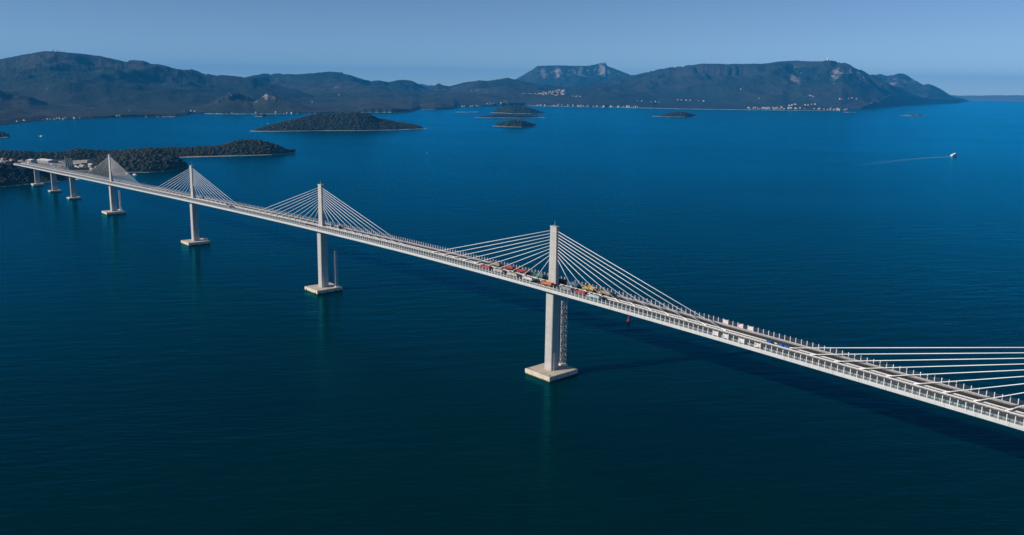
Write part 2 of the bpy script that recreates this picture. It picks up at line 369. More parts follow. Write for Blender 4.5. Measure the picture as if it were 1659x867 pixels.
# ------------------------------------------------------------------ far hills
def px_az(px, py=140.0):
    d = ray(px, py); return math.atan2(d[0], d[1])     # grows to the right
def make_hills():
    az0, az1 = px_az(-190), px_az(1640)
    NA, ND = 1500, 300
    AZ = np.linspace(az0, az1, NA)
    shore = [(-190, 219), (-100, 211), (0, 203), (40, 199), (80, 195), (130, 193), (200, 190.5), (240, 190), (285, 189.5), (304, 187.5), (310, 185), (330, 184.5), (400, 185), (480, 184.5),
             (520, 184), (560, 182.5), (590, 182), (640, 182.3), (668, 181.3), (680, 177.6), (700, 177.5), (735, 177), (742, 174.5), (800, 172), (850, 171.5), (900, 172.5),
             (1000, 174), (1040, 175), (1100, 176.5), (1200, 178), (1300, 179), (1370, 179.5), (1395, 178), (1420, 175.5), (1440, 172), (1500, 169), (1545, 167.5), (1578, 164), (1600, 162.8), (1640, 162)]
    sa = [];
    for u, v in shore:
        p = atz(u, v); sa.append((math.atan2(p[0]-CAM[0], p[1]-CAM[1]), math.hypot(p[0]-CAM[0], p[1]-CAM[1])))
    sa = np.array(sa); RS = np.interp(AZ, sa[:, 0], sa[:, 1])
    RS = RS*(1+.006*fbm(AZ*60, AZ*0+3.3, 4))
    far = 21000.0
    s = np.linspace(0, 1, ND)
    D = RS[:, None]+(far-RS[:, None])*(0.25*s[None]+.75*s[None]**2.2)
    X = CAM[0]+np.sin(AZ)[:, None]*D; Y = CAM[1]+np.cos(AZ)[:, None]*D
    inl = D-RS[:, None]
    def ridge(pts, dist, wf, wb, pw=1.5, cliff=0, wig=.05):
        a = []; 
        for i, (u, v) in enumerate(pts):
            ds = dist(u) if callable(dist) else dist
            p = atdist(u, v, ds); a.append((math.atan2(p[0]-CAM[0], p[1]-CAM[1]), max(p[2], 0), ds))
        a = np.array(a); hc = np.interp(AZ, a[:, 0], a[:, 1], left=0, right=0)[:, None]; dc = np.interp(AZ, a[:, 0], a[:, 2])[:, None]
        ang.append(np.where(hc[:, 0] > 0, (hc[:, 0]-CAM[2])/dc[:, 0], -9))
        # crest meanders in depth for spurs
        dc = dc+wig*dc*0.35*fbm(AZ*25+dist_seed[0], AZ*0+1.7, 3)[:, None]; dist_seed[0] += 7.7
        t = (D-dc)
        warp = 1+.35*fbm(X/1500+dist_seed[0], Y/1500, 4)
        tf = np.clip(-t/(wf*warp), 0, 1); tb = np.clip(t/wb, 0, 1)
        if cliff:
            pf = np.where(tf < .02, 1, 1-cliff*sstep(.02, .10, tf))*1.0
            pf = pf-(1-cliff)*sstep(0.06, 1, tf)**.8; pf = np.clip(pf, 0, 1)
        else:
            pf = (1-tf)**pw*(1-.0*tf); pf = np.where(tf >= 1, 0, pf)
        pb = (1-tb)**1.6
        return hc*np.where(t < 0, pf, pb)
    dist_seed = [0.0]; ang = []
    # gentle coastal ground
    base = (6+inl*.022)*sstep(0, 160, inl); base = np.minimum(base, 95+.004*inl)
    base = base*(1+.5*fbm(X/900, Y/900, 4))+18*sstep(0, 500, inl)*fbm(X/350, Y/350, 4)
    layers = []
    layers.append(ridge([(-190, 122), (-100, 110), (-50, 103), (0, 96), (30, 90), (52, 86), (70, 83), (88, 83), (100, 84), (132, 87), (165, 91), (185, 96), (200, 99), (215, 97.5), (232, 98.5), (250, 103),
                         (270, 107), (295, 113), (310, 112), (325, 117), (345, 121.5), (370, 122), (385, 124), (398, 124.5), (430, 130), (470, 142), (520, 160)], 8600, 2900, 2500, 1.35))
    layers.append(ridge([(300, 142), (350, 130), (398, 124.5), (425, 119.5), (450, 119), (480, 120.5), (500, 119), (520, 117), (535, 116), (553, 117.5), (570, 122), (590, 129), (600, 131), (613, 130), (630, 133),
                         (645, 129.5), (655, 129.5), (670, 131), (685, 136.5), (695, 139), (710, 134.5), (720, 138.5), (728, 140), (750, 134), (775, 130), (790, 131), (802, 129), (822, 126), (836, 129), (870, 136), (930, 142), (1000, 140), (1060, 148)], 10800, 3000, 1800, 1.5))
    layers.append(ridge([(790, 150), (815, 138), (836, 128), (850, 120), (862, 113), (870, 107.2), (885, 106), (905, 106), (930, 106.5), (950, 107), (962, 105), (970, 103.2), (980.5, 100.4), (984, 107), (995, 111), (1005, 115),
                         (1015, 119), (1022, 122), (1060, 127), (1100, 140)], 15500, 2600, 2500, 1.4, cliff=.42, wig=.02))
    layers.append(ridge([(940, 142), (1000, 124.5), (1030, 121), (1060, 114), (1080, 109.5), (1100, 108), (1110, 106), (1140, 103), (1170, 103.5), (1200, 103.5), (1240, 103), (1262, 99.5), (1290, 98), (1312, 99.5),
                         (1335, 98), (1350, 98.5), (1368, 101.5), (1380, 106), (1395, 113), (1411, 122), (1440, 134), (1470, 147), (1490, 155), (1520, 164)], lambda u: float(np.interp(u, [1370, 1520], [12300, 15200])), 3300, 2600, 1.15))
    layers.append(ridge([(1370, 135), (1395, 126), (1411, 121.2), (1425, 119.5), (1436, 122.8), (1447, 121.8), (1456, 117.8), (1464, 119.5), (1478, 127), (1491, 134.5), (1496, 137.3), (1504, 136), (1512, 138.5), (1525, 144.5),
                         (1535, 150), (1545, 156), (1556, 161), (1570, 162.5)], lambda u: float(np.interp(u, [1400, 1570], [16500, 18500])), 3600, 2000, 1.2))
    layers.append(ridge([(305, 178), (320, 168), (345, 155), (360, 147), (372, 143), (385, 144), (400, 150), (412, 158), (430, 175)], 6000, 720, 900, 1.2))
    layers.append(ridge([(392, 176), (405, 165), (418, 153), (432, 144.5), (442, 146), (460, 152), (480, 160), (500, 168), (525, 175), (550, 181)], 5850, 560, 900, 1.2))
    layers.append(ridge([(-190, 150), (-100, 138), (-40, 139), (0, 143), (14, 149), (46, 151.5), (62, 157.5), (83, 163), (120, 174), (160, 181)], 5600, 900, 700, 1.4))
    layers.append(ridge([(-190, 185), (-80, 170), (-20, 168), (40, 172), (110, 177), (180, 181), (240, 183), (290, 187)], 4980, 520, 500, 1.2))
    layers.append(ridge([(575, 182), (590, 174), (605, 171.5), (622, 171), (640, 174), (660, 178), (672, 181)], 5900, 420, 500, 1.2))
    layers.append(ridge([(668, 178), (680, 172), (692, 167.5), (705, 165), (716, 167), (728, 172), (742, 176)], 6900, 420, 500, 1.2))
    # town slope and foothills under the far mountains
    layers.append(ridge([(760, 160), (800, 152), (850, 150), (900, 147), (940, 143), (980, 146), (1020, 150), (1080, 156), (1150, 162), (1250, 168)], 10200, 1700, 1500, 1.2))
    layers.append(ridge([(440, 150), (520, 144), (600, 146), (680, 150), (760, 152), (820, 157), (900, 164)], 9200, 2200, 1500, 1.3))
    layers.append(ridge([(1150, 166), (1200, 160), (1260, 156), (1320, 158), (1400, 164), (1460, 166)], 10200, 1400, 1500, 1.2))
    hh = np.stack([base]+layers)
    k = .03
    Hm = np.log(np.exp(np.clip(hh*k, -5, 60)).sum(0))/k
    Hm = Hm-np.log(len(hh))/k*np.exp(-Hm/90.0)
    top = np.max(hh, 0); Hm = np.maximum(top, .0)*.72+np.minimum(Hm, top+14)*.28
    # spurs and gullies
    wx = X+420*fbm(X/1700, Y/1700, 3); wy = Y+420*fbm(X/1700+9, Y/1700+4, 3)
    g1 = ridged(wx/1350, wy/1350, 5, .5)-.45; g2 = ridged(X/330+5, Y/330, 4)-.45
    amp = np.clip(Hm/420, 0, 1)
    crest = np.zeros_like(Hm)
    for l in layers[:7]: crest = np.maximum(crest, (l > .93*l.max(1, keepdims=True)+1e-6)*sstep(40, 200, l))
    soft = 1-.82*crest
    Hm = Hm+(g1*215+g2*72)*amp**.75*soft*sstep(0, 700, inl)+(4*fbm(X/110, Y/110, 3)+9*fbm(X/260, Y/260, 3))*sstep(0, 250, inl)*(.35+.65*soft)
    # keep the surveyed skyline: spurs may not rise above it, and the crest reaches it
    tgt = np.max(np.stack(ang), 0)
    for _ in range(2):
        e = (Hm-CAM[2])/D; im_ = np.argmax(e, 1); ii = np.arange(NA)
        fcol = np.clip((CAM[2]+tgt*D[ii, im_])/np.maximum(Hm[ii, im_], 30), .75, 1.35)
        kk = np.exp(-(np.arange(-36, 37)/16.0)**2); kk /= kk.sum(); fcol = np.convolve(np.pad(fcol, 36, mode='edge'), kk, 'valid')
        Hm = Hm*(1+(fcol[:, None]-1)*sstep(60, 220, Hm))
    lim = CAM[2]+tgt[:, None]*D; over = np.maximum(Hm-lim, 0)*(lim > 60); Hm = Hm-over*.93
    Hm = np.where(inl <= 0, -3, np.maximum(Hm, 1.2*sstep(0, 25, inl)+.02*inl*sstep(600, 0, inl)))
    Hm[:, 0] = -6
    gy = np.gradient(Hm, axis=1)/np.maximum(np.gradient(D, axis=1), 1); ga = np.gradient(Hm, axis=0)/np.maximum(np.gradient(AZ)[:, None]*D, 1)
    slope = np.hypot(gy, ga)
    rock = sstep(.5, .95, slope)*.42+.08*sstep(.1, .8, fbm(X/600+40, Y/600, 5))*amp
    # bare rocky places: the two knolls by the shore, the cliffs, the scars on the right-hand massif
    def spot(u, v, ru, dd, w, el=1.0):
        a = px_az(u, v); m = np.exp(-((AZ[:, None]-a)/(ru/FOC))**2)
        p = np.exp(-(((CAM[2]-Hm)/np.maximum(D, 1))-((CAM[2]-atdist(u, v, dd)[2])/dd))**2*(FOC/(ru*el))**2)
        return w*m*p*np.exp(-((D-dd)/1500.0)**2)
    for a in ((376, 152, 12, 5700, .55), (430, 153, 12, 5600, .6), (422, 164, 13, 5500, .5), (445, 160, 10, 5500, .45), (1284, 127, 5, 11300, 1.6, 2.0), (1294, 134, 5, 11200, 1.2, 2), (1352, 122, 7, 11600, 1.3, 1.8), (1375, 116, 6, 11900, .7, 2),
              (1398, 122, 7, 12000, .9, 1.4), (1446, 134, 7, 15500, .9, 1), (1478, 130, 6, 16500, 1.0, 1), (905, 118, 6, 15200, 1.0, 2), (978, 112, 9, 15400, 1.2, 1.3), (880, 120, 9, 15200, .6), (940, 116, 16, 15200, .5), (715, 146, 10, 10300, .9, .4),
              (770, 147, 10, 10200, .8, .3), (545, 142, 9, 9800, .7, .6), (30, 122, 4, 7600, .8, 1.5), (935, 140, 9, 12500, .6, .5), (1000, 146, 10, 10000, .5, .4), (818, 165, 6, 8700, .8, .5)):
        rock = rock+spot(*a)
    dry = np.clip(sstep(-.25, .5, fbm(X/1400+2, Y/1400+8, 4))*1.1+.35*sstep(250, 30, Hm), 0, 1)
    P = np.stack([X, Y, Hm], -1)
    me = grid_mesh('hills', P, 'hill_land', True, {'rock': np.clip(rock, 0, 1.2), 'dry': dry})
    o = link('hills', me); tag(o, kind='structure'); o['label'] = 'scrub covered hills and mountains along the far coast'
    return me
hills_me = make_hills(); hills_bvh = bvh_of(hills_me)

def make_far_coast():
    us = np.linspace(1500, 1900, 160); rows = 14; P = np.zeros((len(us), rows, 3))
    for i, u in enumerate(us):
        base = 23800.0; hgt = atdist(u, 152.9, base+900)[2]*(0.80+.14*float(fbm(u/60, 2.2, 4))+.04*float(fbm(u/9, 7.2, 3)))
        hgt *= float(sstep(1490, 1530, u))
        for j in range(rows):
            s = j/(rows-1); d = ray(u, 153); k = (base+2600*s)/math.hypot(d[0], d[1])
            h = hgt*math.sin(min(1, s*1.6)*math.pi/2)*(1 if s < .7 else 1-.5*(s-.7)/.3)
            P[i, j] = (CAM[0]+d[0]*k, CAM[1]+d[1]*k, h*(1+.1*float(fbm(u/20, s*4, 3)))-(3 if j == 0 else 0))
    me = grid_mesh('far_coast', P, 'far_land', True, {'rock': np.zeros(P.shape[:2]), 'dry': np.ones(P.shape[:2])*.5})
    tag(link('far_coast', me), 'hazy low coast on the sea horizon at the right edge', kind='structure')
make_far_coast()

# ------------------------------------------------------------------ lofted land: islands and headlands
def resample(pts, n):
    pts = np.array(pts, float); t = np.linspace(0, 1, n)
    return np.stack([np.interp(t, np.linspace(0, 1, len(pts)) if False else (pts[:, 0]-pts[0, 0])/(pts[-1, 0]-pts[0, 0]), pts[:, i]) for i in range(2)], -1)
def landform(name, water, crest, dcrest, dback, n=160, tree=0.0, back_h=0.0, amp=.06, label=None, rock=0.0, fn=None, front_pow=.62, mat='island_land', hmin=.6):
    """front waterline and crest surveyed from the photograph; dcrest/dback metres behind the waterline"""
    w = resample(water, n); c = resample(crest, n); m1, m2 = 26, 22
    P = np.zeros((n, m1+m2, 3)); dry = np.zeros((n, m1+m2)); rk = np.zeros((n, m1+m2))
    for i in range(n):
        S = atz(w[i, 0], w[i, 1]); e = i/(n-1); end = min(1.0, 8*e, 8*(1-e)) if fn is None else fn(e)
        dS = math.hypot(S[0]-CAM[0], S[1]-CAM[1])
        dc = (dcrest(w[i, 0]) if callable(dcrest) else dcrest)*max(end, .12); db = (dback(w[i, 0]) if callable(dback) else dback)*max(end, .12)
        bh = back_h(w[i, 0]) if callable(back_h) else back_h
        K = atdist(c[i, 0], c[i, 1], dS+dc); h = max(K[2]-tree, hmin)
        dirv = np.array([K[0]-CAM[0], K[1]-CAM[1]]); dirv /= np.linalg.norm(dirv)
        B = np.array([K[0], K[1]])+dirv*db
        for j in range(m1+m2):
            if j < m1:
                s = j/(m1-1); xy = S[:2]*(1-s)+K[:2]*s; z = h*(math.sin(s*math.pi/2)**(front_pow*2)*.85+.15*s)
            else:
                s = (j-m1+1)/m2; xy = K[:2]*(1-s)+B*s; z = h*(bh+(1-bh)*math.cos(s*math.pi/2)**1.2) if s < 1 else -4
            P[i, j] = (xy[0], xy[1], z)
    X, Y = P[..., 0], P[..., 1]
    f = np.clip(P[..., 2]/12, 0, 1)
    P[..., 2] += f*(P[..., 2]*amp*2*fbm(X/90, Y/90, 4)+1.2*fbm(X/22, Y/22, 3))
    P[:, 0, 2] = -2.5; P[:, 1, 2] = np.maximum(P[:, 1, 2]*.4, .3)
    P[:, :, 0] += 4*fbm(X/40, Y/40, 3)*sstep(8, 0, P[..., 2]); P[:, :, 1] += 4*fbm(X/40+5, Y/40, 3)*sstep(8, 0, P[..., 2])
    dry[:] = np.clip(.5+.6*fbm(X/120, Y/120, 4), 0, 1); rk[:] = rock
    me = grid_mesh(name, P, mat, True, {'rock': rk, 'dry': dry})
    o = link(name, me); tag(o, label, kind='structure')
    return me, P

CL_BASE = None
def clump_template(sub):
    bm = bmesh.new(); bmesh.ops.create_icosphere(bm, subdivisions=sub, radius=1.0)
    v = np.array([x.co[:] for x in bm.verts]); f = np.array([[q.index for q in p.verts] for p in bm.faces]); bm.free(); return v, f
def forest(name, P, spacing, size, label, mask=None, sub=1, zmin=2.0, seed=1):
    """a closed canopy of scrub and low trees as one mass"""
    rng = np.random.default_rng(seed); n, m, _ = P.shape
    a = P[:-1, :-1]; b = P[1:, :-1]; c = P[:-1, 1:]
    area = np.linalg.norm(np.cross(b-a, c-a), axis=-1); cnt = rng.poisson(area/spacing**2)
    I, J = np.nonzero(cnt); I = np.repeat(I, cnt[I, J]) if False else np.repeat(np.stack([I, J], 1), cnt[I, J], 0)
    u = rng.random((len(I), 2)); i, j = I[:, 0], I[:, 1]
    p = P[i, j]*(1-u[:, :1])*(1-u[:, 1:])+P[i+1, j]*u[:, :1]*(1-u[:, 1:])+P[i, j+1]*(1-u[:, :1])*u[:, 1:]+P[i+1, j+1]*u[:, :1]*u[:, 1:]
    dens = fbm(p[:, 0]/60+seed, p[:, 1]/60, 3)
    keep = (p[:, 2] > zmin+1.5*rng.random(len(p))) & (rng.random(len(p)) < .80+.5*dens)
    if mask is not None: keep &= mask(p)
    p = p[keep]
    tv, tf = clump_template(sub); nv = len(tv)
    sc = size*(.42+1.0*rng.random(len(p))**2.0); rot = rng.random(len(p))*2*math.pi
    jit = 1+.30*(rng.random((len(p), nv))*2-1)
    V = tv[None]*jit[..., None]*sc[:, None, None]*np.array([1, 1, .78])
    ca, sa = np.cos(rot)[:, None], np.sin(rot)[:, None]
    V = np.stack([V[..., 0]*ca-V[..., 1]*sa, V[..., 0]*sa+V[..., 1]*ca, V[..., 2]], -1)+p[:, None]+np.array([0, 0, 1])*(sc*.35)[:, None, None]
    F = (tf[None]+(np.arange(len(p))*nv)[:, None, None]).reshape(-1, 3)
    me = bpy.data.meshes.new(name); me.vertices.add(len(p)*nv); me.vertices.foreach_set('co', V.reshape(-1).astype(np.float32))
    me.loops.add(F.size); me.loops.foreach_set('vertex_index', F.reshape(-1).astype(np.int32))
    me.polygons.add(len(F)); me.polygons.foreach_set('loop_start', np.arange(0, F.size, 3, dtype=np.int32)); me.polygons.foreach_set('loop_total', np.full(len(F), 3, dtype=np.int32))
    me.update(calc_edges=True); me.materials.append(MATS['scrub_leaves'])
    o = link(name, me); tag(o, label, 'scrub', kind='stuff'); return o

# big wooded island in mid bay
me, P = landform('island', [(404, 213), (440, 213.4), (480, 212.6), (520, 212), (580, 212), (640, 211), (670, 209.7), (692, 208.3)],
         [(405, 212), (438, 203), (476, 193), (505, 187), (522, 184.4), (534, 183), (578, 182.4), (598, 184.4), (611, 191.5), (641, 198), (666, 201.3), (691, 207.2)], 190, 230, 200, tree=3.0, label='long low wooded island in the middle of the bay')
forest('island_scrub', P, 5.4, 3.9, 'dense dark green scrub covering the long wooded island', sub=1, zmin=3.0, seed=2)
for lab, wat, cr, dcr, dbk, rk in [
    ('low pale flat islet in front of the rounded islet', [(768, 190.6), (800, 191.0), (840, 191.4), (884, 190.6)], [(769, 189.8), (785, 188.2), (810, 186.6), (830, 186.2), (850, 187), (870, 188.6), (883, 190)], 90, 110, .3),
    ('rounded wooded islet behind the two nearer islets', [(795, 182.3), (830, 184.3), (860, 184.8), (884, 184.4)], [(796, 181.4), (806, 176.5), (815, 173), (830, 172.3), (850, 174), (866, 178), (883, 183.5)], 110, 140, .2),
    ('small wooded islet nearest of the three islets', [(798, 204.2), (820, 205.6), (845, 206), (869, 204.3)], [(798.5, 203.4), (810, 199.5), (822, 196.2), (835, 195.2), (848, 196.2), (860, 199.5), (868.5, 203.6)], 80, 100, .3),
    ('lone flat wooded islet with pale rocky shore right of centre', [(1056, 188.6), (1085, 189.6), (1110, 189.8), (1131, 188.8)], [(1057, 187.8), (1075, 186.3), (1085, 183), (1095, 181.3), (1110, 182), (1122, 185.5), (1130, 188)], 100, 120, .5),
    ('thin bare reef islet off the right hand coast', [(1458, 187.3), (1475, 188.2), (1490, 188.2), (1503, 187.4)], [(1458.5, 186.9), (1470, 185.3), (1480, 184.8), (1492, 185.7), (1502, 187)], 60, 70, .9),
    ('tiny pale reef near the right hand village', [(1365, 182.1), (1375, 182.5), (1388, 182.0)], [(1365.5, 181.8), (1376, 180.9), (1387.5, 181.7)], 40, 50, .9),
    ('small dark islet off the rocky knoll', [(412, 188.6), (425, 189.2), (434, 188.2)], [(412.5, 188), (420, 185.6), (428, 185.6), (433.5, 187.7)], 40, 50, .4),
    ('thin pale reef between the island and the shore village', [(736, 181.7), (757, 182.0), (777, 181.6)], [(736.5, 181.5), (757, 180.9), (776.5, 181.4)], 30, 40, .9),
    ('dark wooded headland tip at the left edge', [(-120, 230), (-40, 226), (0, 223.8), (12, 223), (20, 221)], [(-120, 206), (-40, 210), (0, 215.5), (10, 218), (19.5, 220.5)], 110, 160, .2)]:
    me, P = landform('islet' if 'headland' not in lab else 'headland', wat, cr, dcr, dbk, 90, tree=1.5, label=lab, rock=rk)
    if rk < .8: forest('islet_scrub' if 'headland' not in lab else 'headland_scrub', P, 8.0, 4.8, 'dark scrub on the '+lab, sub=1, zmin=2.6 if rk < .45 else 4.0, seed=int(dcr+dbk))

# peninsula: far ridge with the tip
A_w = [(-160, 268), (-40, 266), (100, 262), (200, 258.5), (285, 255.8), (340, 254.2), (400, 252.5), (440, 251), (460, 249.5), (477, 247.8)]
A_c = [(-160, 246), (-60, 244), (0, 244), (38, 245), (60, 248), (74, 250), (92, 251), (106, 247), (124, 241), (140, 242.5), (162, 245), (190, 246), (218, 241.5), (254, 239.5), (305, 239), (335, 237), (355, 235), (370, 231), (381, 227.5), (396, 224.8),
       (420, 225.5), (432, 228), (451, 234), (467, 240.5), (476.5, 247)]
me_A, P_A = landform('peninsula', A_w, A_c, 130, 170, 240, tree=6.0, label='wooded spit of land running out behind the bridge', fn=lambda e: min(1, 9*(1-e)), hmin=5.0)
# peninsula: near lobe carrying the bridge landing
B_w = [(-160, 316), (-60, 308), (0, 303.2), (41, 299.5), (65, 297), (85, 294.8), (104, 294), (125, 292), (148, 290), (172, 284), (200, 280.5), (222, 280), (240, 280), (265, 278), (290, 275), (302, 271.5), (307, 269)]
B_c = [(-160, 252), (-60, 255), (0, 259.5), (20, 262.5), (39, 267), (60, 269), (85, 272), (113, 276), (135, 276), (155, 268), (175, 259), (190, 252.5), (205, 247), (218, 243.5), (235, 241), (252, 240.5), (264, 243), (278, 249), (292, 257), (300, 262.5), (306.5, 268.3)]
def b_dc(u): return float(np.interp(u, [-160, 40, 110, 160, 220, 300], [110, 120, 150, 170, 170, 90]))
def b_db(u): return float(np.interp(u, [-160, 120, 180, 240, 300], [280, 270, 300, 220, 90]))
def b_bh(u): return float(np.interp(u, [-160, 120, 170, 230, 300], [.35, .35, .3, .1, 0]))
me_B, P_B = landform('headland', B_w, B_c, b_dc, b_db, 260, tree=4.0, label='wooded headland where the bridge comes ashore', back_h=b_bh, fn=lambda e: min(1, 10*(1-e)), amp=.04, mat='headland_land')
B_bvh = bvh_of(me_B)
def px_of(p):
    d = p-CAM; z = d@fw; return W/2+FOC*(d@rt)/z, V0-FOC*(d@upv)/z
def yard_mask(p, site_too=True):
    u, v = px_of(p)
    n = 3*fbm(p[:, 0]/25, p[:, 1]/25, 3)
    yard = (u < 158+5*n) & (v > np.interp(u, [-50, 0, 60, 100, 130, 160], [253, 254, 256, 260, 266, 273])+n*.6) & (v < np.interp(u, [-50, 0, 40, 60, 110, 150, 168], [262, 264, 268, 277, 278, 277, 276])+n)
    site = (u > 48) & (u < 104) & (v > 278) & (np.abs(p[:, 1]) < 16+6*n)
    return ~(yard | site) if site_too else ~yard
forest('spit_woods', P_A, 4.4, 3.4, 'dense dark evergreen wood on the spit behind the bridge', sub=1, seed=11)
forest('headland_woods', P_B, 4.1, 3.3, 'dense dark evergreen wood on the headland at the bridge landing', mask=yard_mask, sub=1, seed=12)

# yard surface: the part of the headland that is cleared ground
def make_yard():
    n, m, _ = P_B.shape
    p = P_B.reshape(-1, 3); msk = (~yard_mask(p, False)).reshape(n, m) & (P_B[..., 2] > 1.5)
    vs, fs, ix = [], [], {}
    def vid(i, j):
        if (i, j) not in ix: ix[(i, j)] = len(vs); q = P_B[i, j]; vs.append((q[0], q[1], q[2]+.25))
        return ix[(i, j)]
    for i in range(n-1):
        for j in range(m-1):
            if msk[i, j] and msk[i+1, j] and msk[i, j+1] and msk[i+1, j+1]: fs.append((vid(i, j), vid(i+1, j), vid(i+1, j+1), vid(i, j+1)))
    mb = MB(); mb.v = vs; mb.f = fs; tag(mb.build('cleared_ground', 'yard_ground', smooth=True), 'pale bare earth of the construction yard at the bridge landing', kind='structure')
make_yard()

# ------------------------------------------------------------------ bridge
KN = np.array([-700, -490, -300, -142, 0, 142, 285, 427, 570, 712, 855, 998, 1140, 1260, 1500.])
KZ = np.array([26.0, 31.68, 36.84, 41.07, 44.81, 48.59, 52.24, 55.50, 58.18, 59.79, 59.43, 57.31, 53.97, 51.16, 45.5])
_xs = np.arange(-900, 1700, 4.0); _z = np.interp(_xs, KN, KZ); _k = np.exp(-(np.arange(-40, 41)*4/70.0)**2); _k /= _k.sum()
_zs = np.convolve(np.pad(_z, 40, mode='edge'), _k, 'valid')
def dz(x): return float(np.interp(x, _xs, _zs))
def zs(x): return dz(x)-1.6          # carriageway level
X0, X1, HW = -512.0, 1330.0, 11.0
STA = list(np.arange(X0, X1+.1, 6.0))
bridge = empty('cable_stayed_bridge', (570, 0, 0), 0, 'long white cable stayed bridge with central pylons crossing the bay', 'bridge')
OFF = Vector((-570, 0, 0))
def strip(prof, name, mat, parent, x0=X0, x1=X1, closed=True, step=6.0):
    """sweep a (y, z) outline along the deck"""
    xs = list(np.arange(x0, x1, step))+[x1]; mb = MB()
    mb.loft([[(x-570, y, zs(x)+z) for y, z in prof] for x in xs], cap=closed) if closed else None
    return mb.build(name, mat, parent)
girder = strip([(-11, -.02), (-11, -.5), (-10.9, -1.65), (-9.6, -2.05), (-4.2, -4.4), (4.2, -4.4), (9.6, -2.05), (10.9, -1.65), (11, -.5), (11, -.02)], 'deck_girder', 'girder_paint', bridge)
for s in (-1, 1):
    a, b = (1.9, 9.2) if s > 0 else (-9.2, -1.9)
    c = strip([(a, -.015), (b, -.015), (b, .02), (a, .02)], 'carriageway', 'asphalt', bridge)
    a, b = sorted((s*9.2, s*10.7)); strip([(a, -.01), (b, -.01), (b, .16), (a, .16)], 'service_walkway', 'kerb_concrete', bridge)
    a, b = sorted((s*10.7, s*11.0)); strip([(a, -.01), (b, -.01), (b, .14), (a, .14)], 'edge_kerb', 'girder_paint', bridge)
strip([(-1.9, -.015), (1.9, -.015), (1.9, .10), (-1.9, .10)], 'median_strip', 'median_surface', bridge)
PYL = [0, 285, 570, 855, 1140]
# guard rails: rails as one sweep each, small posts joined with them
for y0, z1, nm in ((-9.35, .95, 'guard_rail'), (9.35, .95, 'guard_rail'), (-1.55, 1.0, 'median_rail'), (1.55, 1.0, 'median_rail')):
    g = strip([(y0-.05, .72), (y0+.05, .72), (y0+.05, z1+.12), (y0-.05, z1+.12)], nm, 'white_steel' if nm == 'median_rail' else 'galvanised', bridge)
    strip([(y0-.05, .38), (y0+.05, .38), (y0+.05, .58), (y0-.05, .58)], 'lower_rail', 'galvanised', g)
    mb = MB()
    for x in np.arange(X0+8.5, X1, 3.0): mb.box(x-570-.1, x-570+.1, y0-.1, y0+.1, zs(x)+.1, zs(x)+.9)
    tag(mb.build('rail_post', 'galvanised', g), kind='stuff')
# wind barriers
pb = MB(); pb.box(-.14, .14, -.15, .15, -.3, 2.95); pb.box(-.2, .2, -.2, .2, -.3, .0)
post_me = pb.build('barrier_post', 'white_steel').data; bpy.data.objects.remove(bpy.data.objects['barrier_post'])
def barrier(s, xind):
    y = s*10.86
    top = empty('wind_barrier', (0, 0, 0)); top.parent = bridge
    rest = MB(); glass = MB(); k = 0
    for x in np.arange(X0+10, X1-3, 3.0):
        gap = s < 0 and any(abs(x-p) < 8.5 for p in PYL)
        if not gap:
            if x >= xind: o = link('barrier_post', post_me, top, (x-570, y, zs(x)+.14))
            else: rest.box(x-570-.14, x-570+.14, y-.15, y+.15, zs(x)-.2, zs(x)+3.09)
        if gap or any(abs(x+3-p) < 8.5 for p in PYL) and s < 0: continue
        za, zb = zs(x), zs(x+3); q = [(x-570+.12, y-.015, za+.7), (x-570+2.88, y-.015, zb+.7), (x-570+2.88, y-.015, zb+2.75), (x-570+.12, y-.015, za+2.75)]
        if x >= xind: MB().add(q, [(0, 1, 2, 3)]).build('barrier_panel', ('banner_print' if (s, int(round(x))) in BANNERS else 'barrier_glass'), top)
        else: glass.add(q, [(0, 1, 2, 3)])
    tag(rest.build('far_barrier_posts', 'white_steel', top), kind='stuff'); tag(glass.build('far_barrier_panels', 'barrier_glass', top), kind='stuff')
BANNERS = set()
xsg = np.arange(X0+10, X1-3, 3.0)
def nearest_sta(x): return int(round(float(xsg[np.argmin(abs(xsg-x+1.5))])))
for u, v, s in [(1163, 536, -1), (1175, 543, -1), (1200, 551, -1), (1225, 557, -1), (1175, 521, 1), (1200, 528, 1), (1215, 533, 1)]:
    BANNERS.add((s, nearest_sta(aty(u, v, s*10.86)[0])))
barrier(-1, 880); barrier(1, 880)

